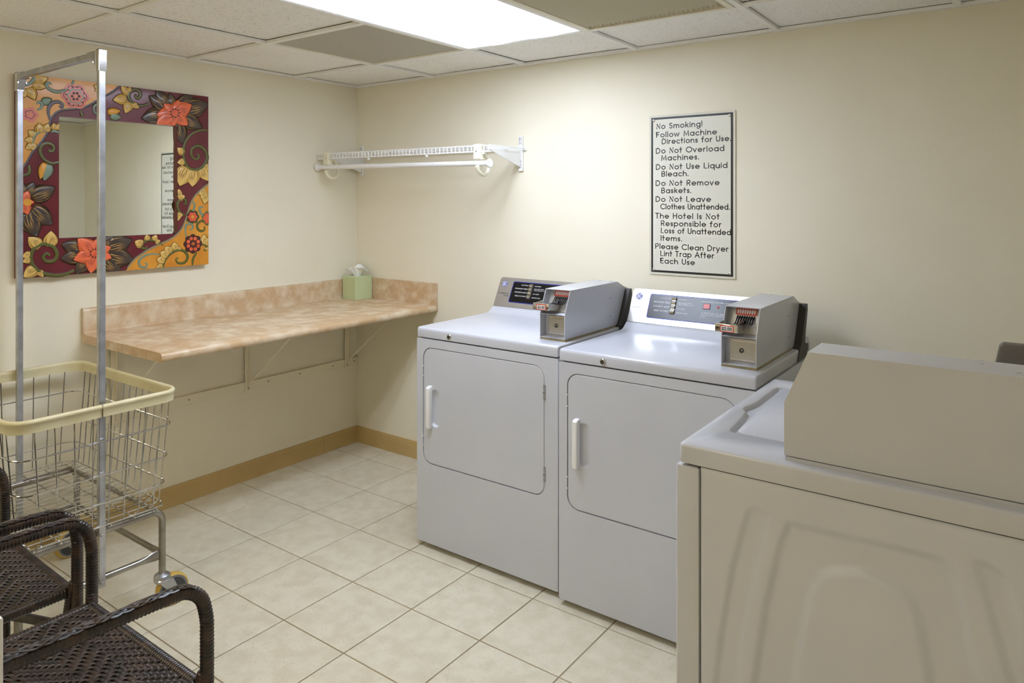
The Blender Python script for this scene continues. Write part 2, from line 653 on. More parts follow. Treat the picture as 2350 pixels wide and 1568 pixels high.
for c, r_ in LIGHTS:
    special |= {(c, r_), (c, r_+1)}
for i in range(len(cols)-1):
    for j in range(len(rows)-1):
        if (i, j) in special:
            continue
        bb = B()
        bb.box(cols[i]+0.005, cols[i+1]-0.005, rows[j+1]+0.005, rows[j]-0.005, H+0.013, H+0.028, 0.002, 1)
        o = bb.build('ceiling_tile', M['ctile'], None, None)
        o.parent = ce
        cx_, cy_ = (cols[i]+cols[i+1])/2, (rows[j]+rows[j+1])/2
        o.data.transform(Matrix.Translation((-cx_, -cy_, -H-0.013)))
        o.location = (cx_, cy_, H+0.013)
        o.rotation_euler = (random.uniform(-1, 1)*0.004, random.uniform(-1, 1)*0.004, 0)
        o.location.z += 0.002

# fluorescent fixture, and an unseen fill panel added behind the viewer
for k, (c, r_) in enumerate(LIGHTS):
    x0, x1, y1, y0 = cols[c]+TB, cols[c+1]-TB, rows[r_]-TB, rows[r_+2]+TB
    t = thing('ceiling_light', ['lit white fluorescent ceiling panel above the counter and dryers', 'warm fill light panel added to the ceiling behind the viewer, near the front wall'][k],
              'ceiling light', ((x0+x1)/2, (y0+y1)/2, H))
    fr = B()
    for a in ((x0, x0+0.008, y0, y1), (x1-0.008, x1, y0, y1), (x0+0.008, x1-0.008, y0, y0+0.008), (x0+0.008, x1-0.008, y1-0.008, y1)):
        fr.box(*a, H+0.002, H+0.05)
    fr.build('frame', M['tbar'], t, None)
    B().box(x0+0.008, x1-0.008, y0+0.008, y1-0.008, H+0.004, H+0.009).build('diffuser', M['lamp_fill' if k else 'lamp'], t, None)
    B().box(x0, x1, y0, y1, H+0.05, H+0.056).build('housing', M['tbar'], t, None)

# perforated return vent
x0, x1, y1, y0 = cols[1]+TB, cols[2]-TB, rows[1]-TB, rows[2]+TB
t = thing('ceiling_vent', 'perforated grey square ceiling vent left of the lit panel', 'vent', ((x0+x1)/2, (y0+y1)/2, H))
B().box(x0, x1, y0, y1, H+0.006, H+0.009).build('perforated_sheet', M['perf'], t, None)
fr = B()
for a in ((x0, x0+0.012, y0, y1), (x1-0.012, x1, y0, y1), (x0+0.012, x1-0.012, y0, y0+0.012), (x0+0.012, x1-0.012, y1-0.012, y1)):
    fr.box(*a, H+0.003, H+0.012)
fr.build('frame', M['louver'], t, None)
# finned grille
x0, x1, y1, y0 = cols[3]+TB, cols[4]-TB, rows[1]-TB, rows[2]+TB
t = thing('ceiling_grille', 'beige ceiling grille of long parallel fins right of the lit panel', 'vent', ((x0+x1)/2, (y0+y1)/2, H))
fr = B()
q = 0.022
for a in ((x0, x0+q, y0, y1), (x1-q, x1, y0, y1), (x0+q, x1-q, y0, y0+q), (x0+q, x1-q, y1-q, y1)):
    fr.box(*a, H-0.004, H+0.012, 0.0015, 1)
fr.build('frame', M['louver'], t, None)
B().box(x0+q, x1-q, y0+q, y1-q, H+0.03, H+0.034).build('backing', M['black'], t, None)
nf = 30
pw = (x1-x0-2*q)/nf
for k in range(nf):
    xa = x0+q+pw*k
    B().prism([(xa+pw*0.03, H+0.024), (xa+pw*0.97, H+0.024), (xa+pw*0.5, H-0.003)], 'y', y0+q, y1-q-0.02).build('fin', M['louver'], t, None)

# ------------------------------------------------------------------ counter on brackets
t = thing('counter', 'long beige marbled laminate counter with backsplash along the left wall', 'counter', (0.3, -0.76, 0.83))
prof = [(0.001, 0.832), (0.648, 0.832), (0.657, 0.836), (0.661, 0.845), (0.661, 0.855), (0.656, 0.864), (0.646, 0.868),
        (0.034, 0.868), (0.026, 0.871), (0.0225, 0.878), (0.022, 0.965), (0.02, 0.973), (0.014, 0.978), (0.001, 0.978)]
B().prism(prof, 'y', -1.535, -0.024).build('worktop', M['laminate'], t, 50)
B().prism(rrect(0.001, 0.648, 0.832, 0.986, 0.002, 2), 'y', -0.0235, -0.001).build('side_splash', M['laminate'], t, 30)
B().box(0.0, 0.006, -1.5, -0.03, 0.978, 0.9805).build('caulk_line', M['cream_plastic'], t, None)
rl = thing('support_rail', 'cream painted board screwed to the left wall below the counter', 'rail', (0.005, -0.75, 0.46))
B().box(0.0005, 0.011, -1.52, -0.002, 0.462, 0.506, 0.001, 1).build('board', M['bracket_paint'], rl, None)
for y in (-1.3, -1.06, -0.62, -0.19, -0.03, -0.42):
    z = 0.484
    B().lathe([(0.0045, 0), (0.004, 0.0015), (0.001, 0.002)], (0.011, y, z), (1, 0, 0), 10).build('screw', M['khaki'], rl)
for k, y in enumerate((-0.085, -0.74, -1.4)):
    lb = ['cream counter bracket nearest the room corner', 'cream counter bracket at the middle of the counter', 'cream counter bracket behind the laundry cart'][k]
    bt = thing('counter_bracket', lb, 'bracket', (0.012, y, 0.46), 'brackets under the counter')
    B().prism(rrect(y-0.019, y+0.019, 0.452, 0.831, (0.001, 0.001, 0.012, 0.012), 4), 'x', 0.0112, 0.0145).build('wall_flange', M['bracket_paint'], bt, 30)
    B().box(0.0145, 0.028, y-0.0015, y+0.0015, 0.475, 0.831).build('wall_web', M['bracket_paint'], bt, None)
    B().box(0.0145, 0.46, y-0.016, y+0.016, 0.828, 0.8315).build('top_flange', M['bracket_paint'], bt, None)
    B().tube([(0.02, y, 0.492), (0.03, y, 0.505), (0.42, y, 0.822), (0.435, y, 0.828)], 0.0055, 8, flat=(0.6, 1)).build('strut', M['bracket_paint'], bt)
    for z in (0.472, 0.79):
        B().lathe([(0.005, 0), (0.004, 0.002), (0.001, 0.0025)], (0.0145, y, z), (1, 0, 0), 10).build('screw', M['khaki'], bt)

# tissue box
tl = Vector((0.1, -0.085, 0.868))
t = thing('tissue_box', 'green cube tissue box standing on the counter in the corner', 'tissue box', tuple(tl))
bb = B()
bb.box(-0.06, 0.06, -0.06, 0.06, 0, 0.132, 0.002, 1)
bb.bm.transform(Matrix.Translation(tl) @ Matrix.Rotation(math.radians(-4), 4, 'Z'))
bb.build('carton', M['tissue_box'], t, None)
bb = B()
bb.tube([(0.028*math.cos(a), 0.028*math.sin(a), 0.1325) for a in [2*PI*k/20 for k in range(20)]], 0.0015, 5, closed=True)
bb.bm.transform(Matrix.Translation(tl))
bb.build('opening_rim', M['tissue'], t)
bb = B()
NU, NV = 28, 9
vv, ff = [], []
for j in range(NV+1):
    for i in range(NU):
        a = 2*PI*i/NU
        h_ = j/NV
        rad = 0.016+0.04*h_**1.2*(1+0.28*math.sin(3*a+1.1)+0.18*math.sin(7*a+j*0.4))*(1+0.22*abs(math.cos(a)))
        z = 0.126+0.066*h_-0.026*max(0, h_-0.6)/0.4*(0.5+0.5*math.sin(2*a+0.6))+0.006*math.sin(5*a+2)*h_
        vv.append(tl+Vector((rad*math.cos(a)*0.8, rad*math.sin(a)*0.95, z)))
for j in range(NV):
    for i in range(NU):
        ff.append((j*NU+i, j*NU+(i+1) % NU, (j+1)*NU+(i+1) % NU, (j+1)*NU+i))
for j in range(4):      # inner fold
    for i in range(NU):
        a = 2*PI*i/NU
        q_ = (j+1)/4
        last = vv[NV*NU+i]
        vv.append(last*(1-q_)+(tl+Vector((0.004*math.cos(a), 0.02*math.sin(a), 0.17+0.03*math.sin(2*a)*(1-q_))))*q_)
for j in range(NV, NV+4):
    for i in range(NU):
        ff.append((j*NU+i, j*NU+(i+1) % NU, (j+1)*NU+(i+1) % NU, (j+1)*NU+i))
bb.raw(vv, ff)
bb.build('tissue', M['tissue'], t, 60)

# ------------------------------------------------------------------ carved mirror
FX = 0.036            # face of the frame
CAMP = (3.2921, -2.9265, 1.4372)


def on_frame(cx_, cy_):
    """traced drawing of the frame (units of a 1315-wide tracing) -> wall coordinates (y, z) on the frame's face"""
    px, py = cx_*520/1315, 80+cy_*520/1315
    fw = (-math.sin(0.6322), math.cos(0.6322))
    rt = (math.cos(0.6322), math.sin(0.6322))
    a, c_ = (px-1175)/1654.4, (459.86-py)/1654.4
    rx, ry = fw[0]+rt[0]*a, fw[1]+rt[1]*a
    k = (FX-CAMP[0])/rx
    return (CAMP[1]+k*ry, CAMP[2]+k*c_)


Y0, Y1, Z0, Z1 = -1.785, -0.975, 1.127, 1.940
HY0, HY1, HZ0, HZ1 = -1.635, -1.131, 1.281, 1.784
mt = thing('mirror', 'square mirror in a carved frame of painted flowers on the left wall', 'mirror', (0.001, (Y0+Y1)/2, (Z0+Z1)/2))
bb = B()
for a in ((Y0, HY0, Z0, Z1), (HY1, Y1, Z0, Z1), (HY0, HY1, Z0, HZ0), (HY0, HY1, HZ1, Z1)):
    bb.box(0.004, FX, a[0], a[1], a[2], a[3])
bmesh.ops.remove_doubles(bb.bm, verts=bb.bm.verts[:], dist=1e-5)
frame = bb.build('frame', M['maroon'], mt, None)
B().box(0.0155, 0.019, HY0-0.004, HY1+0.004, HZ0-0.004, HZ1+0.004).build('glass', M['mirror'], mt, None)
B().box(0.001, 0.0153, HY0-0.004, HY1+0.004, HZ0-0.004, HZ1+0.004).build('backing', M['dark'], mt, None)


def clampP(p, e=0.0):
    return (min(max(p[0], Y0+e), Y1-e), min(max(p[1], Z0+e), Z1-e))


def F(pts):
    return [on_frame(*p) for p in pts]


def cut_hole(bm_):
    """trim a carved piece at the edge of the mirror opening"""
    ys = [v.co.y for v in bm_.verts]
    zs_ = [v.co.z for v in bm_.verts]
    if max(ys) <= HY0 or min(ys) >= HY1 or max(zs_) <= HZ0 or min(zs_) >= HZ1:
        return bm_
    out_ = bmesh.new()
    PL = lambda b_, co, no: bmesh.ops.bisect_plane(b_, geom=b_.verts[:]+b_.edges[:]+b_.faces[:], plane_co=co, plane_no=no, clear_outer=True)
    for cuts in ([((0, HY0, 0), (0, 1, 0))], [((0, HY1, 0), (0, -1, 0))],
                 [((0, HY0, 0), (0, -1, 0)), ((0, HY1, 0), (0, 1, 0)), ((0, 0, HZ1), (0, 0, -1))],
                 [((0, HY0, 0), (0, -1, 0)), ((0, HY1, 0), (0, 1, 0)), ((0, 0, HZ0), (0, 0, 1))]):
        c2 = bm_.copy()
        for co, no in cuts:
            PL(c2, co, no)
        if c2.faces:
            tmp = bpy.data.meshes.new('tmp')
            c2.to_mesh(tmp)
            out_.from_mesh(tmp)
            bpy.data.meshes.remove(tmp)
        c2.free()
    bm_.free()
    return out_


def relief(poly, x0, x1, m, name, bev=0.0):
    poly = [clampP(p) for p in poly]
    bb = B()
    out = [poly[0]]
    for p in poly[1:]:
        if math.dist(p, out[-1]) > 2e-4:
            out.append(p)
    if math.dist(out[0], out[-1]) < 2e-4:
        out.pop()
    if len(out) < 3:
        return None
    bb.prism(out, 'x', x0, x1)
    bmesh.ops.triangulate(bb.bm, faces=[f for f in bb.bm.faces if len(f.verts) > 4])
    bb.bm = cut_hole(bb.bm)
    return bb.build(name, m, mt, None)


def ribbon(pts, w_, x1, m, name, taper=True, n=7, w_out=None):
    """raised painted stem following a traced line, with a dark outline under it"""
    P = crom(pts, n)
    P = [on_frame(*p) for p in P]
    P = [p for p in P if Y0 <= p[0] <= Y1 and Z0 <= p[1] <= Z1 and not (HY0 < p[0] < HY1 and HZ0 < p[1] < HZ1)]
    if len(P) < 3:
        return
    rf = (lambda t_: 0.55+0.6*math.sin(PI*min(1, t_*0.8+0.12))) if taper else None
    bb = B()
    bb.tube([(FX+0.0004, a, c_) for a, c_ in P], w_+0.0022, 8, flat=(0.16, 1), rf=rf, up=(1, 0, 0))
    bb.build('outline', M['outline'], mt)
    bb = B()
    bb.tube([(FX+0.0008, a, c_) for a, c_ in P], w_, 8, flat=(0.45, 1), rf=rf, up=(1, 0, 0))
    bb.build(name, m, mt)


def petal(b0, tip, wd, m, name='petal', fat=0.5, x_=0.0):
    """leaf-shaped raised petal from traced base to tip; wd relative width"""
    a, c_ = Vector(on_frame(*b0)), Vector(on_frame(*tip))
    d = c_-a
    L = d.length
    nrm = Vector((-d.y, d.x)).normalized()
    NS, NC = 8, 4
    for lay in (0, 1):
        vv, uvs, ff = [], [], []
        for i in range(NS+1):
            t_ = i/NS
            prof_ = math.sin(PI*(0.17+0.83*t_**0.9))**0.9
            wv = L*wd*prof_*0.62+(0.0022 if lay == 0 else 0)
            for k in range(NC+1):
                s_ = k/NC*2-1
                base = a+d*t_*(1.0 if lay else 1.03)
                p = base+nrm*wv*s_
                q_ = clampP((p.x, p.y), 0.0005)
                hgt = (0.0012 if lay == 0 else 0.0016+0.0028*(1-s_*s_)*math.sin(PI*min(0.95, t_*0.9+0.1)))+x_
                vv.append((FX+hgt, q_[0], q_[1]))
                uvs.append((s_*0.5+0.5, t_))
        for i in range(NS):
            for k in range(NC):
                o_ = i*(NC+1)+k
                ff.append((o_, o_+1, o_+NC+2, o_+NC+1))
        # skirt down to the frame
        rim = [k for k in range(NC+1)]+[i*(NC+1)+NC for i in range(1, NS+1)]+[NS*(NC+1)+k for k in range(NC-1, -1, -1)]+[i*(NC+1) for i in range(NS-1, 0, -1)]
        nb = len(vv)
        for r_ in rim:
            v = vv[r_]
            vv.append((FX-0.0005, v[1], v[2]))
            uvs.append(uvs[r_])
        for k in range(len(rim)):
            ff.append((rim[k], rim[(k+1) % len(rim)], nb+(k+1) % len(rim), nb+k))
        me = bpy.data.meshes.new('petal')
        me.from_pydata([Vector(v) for v in vv], [], ff)
        ul = me.uv_layers.new(name='UVMap')
        for lp in me.loops:
            ul.data[lp.index].uv = uvs[lp.vertex_index]
        bm_ = bmesh.new()
        bm_.from_mesh(me)
        bmesh.ops.recalc_face_normals(bm_, faces=bm_.faces[:])
        bm_ = cut_hole(bm_)
        bmesh.ops.translate(bm_, verts=bm_.verts[:], vec=-ORG[mt.name])
        bm_.to_mesh(me)
        bm_.free()
        me.materials.append(M['outline'] if lay == 0 else m)
        me.shade_smooth()
        o = bpy.data.objects.new('petal_outline' if lay == 0 else name, me)
        C.objects.link(o)
        o.parent = mt


def blob(c_, r, m, name, lobes=0, amp=0.15, x0=0.0, x1=0.003, ph=0.0, n=40):
    cc = on_frame(*c_)
    e = on_frame(c_[0]+r, c_[1])
    R = abs(e[0]-cc[0])
    poly = []
    for k in range(n):
        a = 2*PI*k/n
        q_ = R*(1+(amp*abs(math.cos(lobes*a/2+ph)) - amp*0.5 if lobes else 0))
        poly.append((cc[0]+q_*math.cos(a), cc[1]+q_*math.sin(a)))
    return relief(poly, FX+x0-0.0004, FX+x1, m, name)


def rosette(c_, r):
    blob(c_, r*1.06, M['outline'], 'outline', 6, 0.22, 0, 0.001)
    blob(c_, r, M['pink'], 'flower', 6, 0.22, 0, 0.003)
    blob(c_, r*0.84, M['outline'], 'outline', 6, 0.2, 0.003, 0.0032)
    blob(c_, r*0.79, M['pink'], 'flower', 6, 0.2, 0.0031, 0.0038)
    blob(c_, r*0.60, M['teal'], 'flower', 6, 0.2, 0.0037, 0.0046)
    blob(c_, r*0.50, M['pink'], 'flower', 6, 0.2, 0.0045, 0.0054)
    for k in range(6):
        a = PI/3*k
        cc = (c_[0]+r*0.27*math.cos(a), c_[1]+r*0.27*math.sin(a))
        blob(cc, r*0.11, M['outline'], 'flower_seed', 0, 0, 0.0053, 0.0058, n=10)
    blob(c_, r*0.09, M['amber'], 'flower_seed', 0, 0, 0.0053, 0.0062, n=10)
    for k in range(12):
        a = PI/6*k+0.2
        cc = (c_[0]+r*0.73*math.cos(a), c_[1]+r*0.73*math.sin(a))
        blob(cc, r*0.07, M['outline'], 'flower_seed', 0, 0, 0.0037, 0.0041, n=8)


# ground colours
TLc = crom([(80, 800), (135, 770), (172, 705), (200, 665), (250, 608), (278, 555), (288, 510), (305, 470), (345, 440), (400, 432), (470, 425), (520, 405), (565, 380), (622, 345), (660, 325), (692, 292)], 4)
relief(F([(60, 200)]+TLc+[(692, 200)]), FX-0.0005, FX+0.0012, M['peach_bg'], 'painted_ground')
BRc = crom([(1240, 845), (1207, 868), (1150, 915), (1110, 970), (1090, 1030), (1072, 1090), (1040, 1145), (985, 1190), (885, 1235), (810, 1282), (760, 1325), (725, 1385)], 4)
relief(F(BRc+[(725, 1500), (1240, 1500)]), FX-0.0005, FX+0.0012, M['orange_bg'], 'painted_ground')
ribbon(TLc[::3], 0.0042, 0, M['slate'], 'band', False, 3)
ribbon(BRc[::3], 0.0042, 0, M['khaki'], 'band', False, 3)

# upper left: cream flower with teal curl, rosette, small flower, leaf, curl, half flower
for tip, bs in (((278, 252), (195, 262)), ((266, 305), (190, 285)), ((203, 378), (165, 305)), ((140, 365), (140, 310)), ((225, 232), (185, 240))):
    petal(bs, tip, 0.62, M['petal_cream'])
ribbon([(100, 292), (150, 292), (186, 270), (198, 245), (180, 228), (160, 238), (172, 256)], 0.006, 0, M['teal'], 'stem')
ribbon([(428, 262), (415, 290), (385, 318), (345, 330), (305, 325), (275, 305), (270, 285), (285, 278), (296, 290)], 0.0062, 0, M['teal'], 'stem')
rosette((435, 357), 74)
ribbon([(214, 437), (236, 425), (243, 405), (232, 392), (218, 393), (216, 404)], 0.005, 0, M['teal'], 'stem')
petal((244, 395), (300, 372), 0.62, M['teal'], 'leaf')
blob((172, 463), 47, M['outline'], 'outline', 5, 0.3, 0, 0.001)
blob((172, 463), 44, M['pink'], 'flower', 5, 0.3, 0, 0.003)
blob((172, 463), 27, M['outline'], 'outline', 5, 0.3, 0.003, 0.0034)
blob((172, 463), 23, M['pink'], 'flower', 5, 0.3, 0.0033, 0.0042)
blob((172, 463), 6, M['amber'], 'flower_seed', 0, 0, 0.004, 0.006, n=12)
ribbon([(290, 495), (280, 455), (284, 420), (308, 394), (340, 390), (362, 405), (357, 422), (342, 412)], 0.0062, 0, M['slate'], 'stem')
for tip, bs in (((142, 610), (192, 612)), ((163, 555), (203, 588)), ((227, 512), (230, 568)), ((280, 515), (262, 562)), ((148, 662), (188, 640)), ((190, 672), (196, 628))):
    petal(bs, tip, 0.75, M['petal_cream'])
ribbon([(192, 655), (190, 615), (205, 580), (235, 562), (275, 560)], 0.0045, 0, M['teal'], 'stem')
petal((590, 320), (545, 292), 0.7, M['petal_cream'])
petal((590, 300), (550, 328), 0.5, M['petal_cream'])
petal((640, 470), (702, 480), 0.6, M['teal'], 'leaf')
petal((625, 450), (700, 440), 0.45, M['amber'], 'leaf')
ribbon([(600, 440), (565, 405), (545, 420), (548, 450), (568, 458), (572, 440)], 0.0042, 0, M['teal'], 'stem')
ribbon([(468, 440), (474, 462), (482, 476)], 0.0045, 0, M['olive'], 'stem')
# upper right cream flower
for tip, bs in (((655, 378), (735, 372)), ((702, 298), (748, 345)), ((726, 455), (752, 392)), ((808, 425), (765, 400)), ((750, 300), (755, 335))):
    petal(bs, tip, 0.62, M['petal_cream'])
ribbon([(862, 400), (820, 412), (780, 402), (750, 372), (748, 338), (775, 318), (805, 325), (815, 348), (800, 368), (785, 358), (792, 346)], 0.0055, 0, M['olive'], 'stem')


def big_flower(c_, dark, coral, seeds=True, wd=0.6, wc=0.62):
    for tip in dark:
        k = 0.28
        bs = (c_[0]+(tip[0]-c_[0])*k, c_[1]+(tip[1]-c_[1])*k)
        petal(bs, tip, wd, M['petal_dark'], 'petal')
    for tip in coral:
        petal(c_, tip, wc, M['petal_coral'], 'petal', x_=0.003)
    blob(c_, 26, M['coral'], 'flower_heart', 0, 0, 0.002, 0.0085)
    if seeds:
        for k in range(9):
            a = 2*PI*k/9
            blob((c_[0]+24*math.cos(a), c_[1]+24*math.sin(a)), 5, M['outline'], 'flower_seed', 0, 0, 0.008, 0.0092, n=8)


big_flower((1010, 455), [(822, 485), (865, 355), (905, 325), (985, 338), (1110, 348), (1207, 400), (1172, 538), (1062, 632)],
           [(905, 465), (948, 400), (1035, 378), (1110, 405), (1088, 526), (1003, 532), (906, 522)])
# right spiral with cream petals
for tip, bs in (((1028, 655), (1066, 690)), ((1028, 742), (1072, 735)), ((1042, 878), (1082, 768)), ((1115, 882), (1122, 782)), ((1207, 848), (1168, 772)), ((1207, 790), (1190, 750))):
    petal(bs, tip, 0.7, M['petal_cream'])
ribbon([(1215, 556), (1160, 555), (1110, 578), (1072, 630), (1064, 700), (1085, 762), (1130, 785), (1178, 765), (1202, 715), (1185, 665), (1145, 645), (1112, 668), (1115, 708), (1142, 722), (1155, 705), (1142, 690)], 0.0058, 0, M['olive'], 'stem')
petal((1030, 945), (1040, 895), 0.8, M['petal_cream'])
petal((1035, 950), (1072, 935), 0.8, M['petal_cream'])
petal((1028, 1040), (1060, 1050), 0.8, M['petal_cream'])
petal((1028, 1035), (1032, 1080), 0.9, M['petal_cream'])
ribbon([(1068, 1045), (1040, 1025), (1030, 985), (1048, 955), (1075, 958), (1078, 980), (1064, 982)], 0.0052, 0, M['olive'], 'stem')
# lower right: small flowers, scrolls, half flower
blob((1115, 1057), 38, M['olive'], 'outline', 7, 0.2, 0.001, 0.002)
blob((1115, 1057), 31, M['outline'], 'outline', 7, 0.2, 0.001, 0.0032)
blob((1115, 1057), 24, M['coral'], 'flower', 6, 0.28, 0.003, 0.005)
blob((1115, 1057), 9, M['amber'], 'flower_heart', 5, 0.2, 0.005, 0.006)
blob((1207, 1065), 36, M['olive'], 'outline', 7, 0.2, 0.001, 0.0024)
blob((1207, 1065), 27, M['coral'], 'flower', 6, 0.28, 0.0022, 0.0045)
ribbon([(1116, 965), (1128, 985), (1124, 1010), (1112, 1026)], 0.0045, 0, M['teal'], 'stem')
ribbon([(1180, 1000), (1160, 1002), (1158, 1022), (1172, 1045), (1185, 1060)], 0.005, 0, M['teal'], 'stem')
ribbon([(1205, 1075), (1170, 1080), (1145, 1100), (1148, 1128), (1170, 1140), (1188, 1128), (1182, 1112)], 0.005, 0, M['olive'], 'stem')
ribbon([(1082, 1175), (1075, 1140), (1080, 1108), (1100, 1095), (1118, 1110), (1112, 1130), (1100, 1126)], 0.0045, 0, M['teal'], 'stem')
blob((1118, 1213), 49, M['outline'], 'flower', 8, 0.2, 0.001, 0.004)
for k in range(8):
    a = 2*PI*k/8+0.39
    blob((1118+31*math.cos(a), 1213+31*math.sin(a)*1.05), 10, M['coral'], 'petal', 0, 0, 0.0038, 0.0062, n=14)
for k in range(6):
    a = 2*PI*k/6
    blob((1118+10*math.cos(a), 1213+10*math.sin(a)), 3, M['coral'], 'flower_seed', 0, 0, 0.0038, 0.0055, n=8)
blob((1118, 1213), 5, M['amber'], 'flower_heart', 0, 0, 0.0038, 0.006, n=10)
for tip, bs in (((908, 1300), (955, 1315)), ((928, 1262), (975, 1285)), ((955, 1232), (992, 1265)), ((1008, 1203), (1018, 1250)), ((1042, 1230), (1040, 1252)), ((905, 1352), (942, 1345))):
    petal(bs, tip, 0.8, M['petal_cream'])
ribbon([(945, 1355), (958, 1310), (985, 1275), (1030, 1250), (1070, 1258), (1088, 1290), (1070, 1322), (1035, 1325), (1020, 1305), (1034, 1294)], 0.0055, 0, M['olive'], 'stem')
ribbon([(1116, 1342), (1120, 1300), (1142, 1262)], 0.0052, 0, M['olive'], 'stem')
ribbon([(925, 1275), (880, 1272), (835, 1285), (806, 1315), (815, 1345), (845, 1350), (852, 1330), (840, 1324)], 0.0045, 0, M['teal'], 'stem')
petal((1182, 1215), (1184, 1158), 0.7, M['petal_cream'])
petal((1190, 1220), (1207, 1180), 0.7, M['petal_cream'])
petal((1192, 1235), (1207, 1250), 0.8, M['petal_cream'])
ribbon([(1165, 1222), (1185, 1218), (1198, 1235), (1190, 1252), (1180, 1245)], 0.0045, 0, M['olive'], 'stem')
for tip, bs in (((1152, 925), (1195, 905)), ((1185, 982), (1200, 915)), ((1165, 950), (1195, 912))):
    petal(bs, tip, 0.7, M['petal_cream'])
# left: dark flower, cream spiral, leaf, green curl
big_flower((135, 972), [(318, 884), (302, 1100), (212, 1172), (196, 855), (120, 850)], [(197, 972), (160, 905), (160, 1045)], False, 0.62)
blob((155, 972), 24, M['amber'], 'flower_heart', 0, 0, 0.008, 0.0092)
for tip, bs in (((295, 1138), (292, 1228)), ((163, 1175), (232, 1232)), ((128, 1290), (180, 1270)), ((130, 1320), (182, 1300)), ((136, 1408), (212, 1352)), ((250, 1405), (225, 1370))):
    petal(bs, tip, 0.68, M['petal_cream'])
ribbon([(430, 1368), (370, 1392), (300, 1395), (225, 1372), (180, 1315), (190, 1250), (245, 1215), (305, 1228), (330, 1275), (310, 1312), (270, 1315), (250, 1290), (270, 1270), (288, 1282)], 0.0066, 0, M['olive'], 'stem')
ribbon([(345, 738), (300, 746), (255, 722), (232, 675), (245, 640), (280, 630), (310, 648), (308, 672), (288, 676), (284, 664)], 0.0055, 0, M['olive'], 'stem')
ribbon([(345, 570), (320, 560), (296, 562)], 0.005, 0, M['teal'], 'stem')
petal((318, 552), (310, 512), 0.8, M['petal_cream'])
petal((335, 552), (340, 515), 0.8, M['petal_cream'])
petal((282, 752), (256, 848), 0.5, M['teal'], 'leaf')
petal((262, 745), (232, 838), 0.4, M['amber'], 'leaf')
ribbon([(130, 820), (165, 805), (170, 775), (165, 758)], 0.005, 0, M['olive'], 'stem')
# bottom flower
big_flower((545, 1268), [(358, 1215), (350, 1303), (440, 1388), (765, 1190), (775, 1308), (700, 1378), (565, 1395), (655, 1170)],
           [(448, 1182), (424, 1306), (524, 1384), (642, 1232), (565, 1180), (645, 1295)])
for tip, bs in (((782, 1198), (828, 1222)), ((848, 1160), (858, 1195)), ((908, 1162), (890, 1195)), ((930, 1195), (900, 1205))):
    petal(bs, tip, 0.8, M['petal_cream'])
ribbon([(945, 1222), (905, 1198), (860, 1192), (828, 1210), (822, 1236), (845, 1240), (852, 1226)], 0.0048, 0, M['olive'], 'stem')

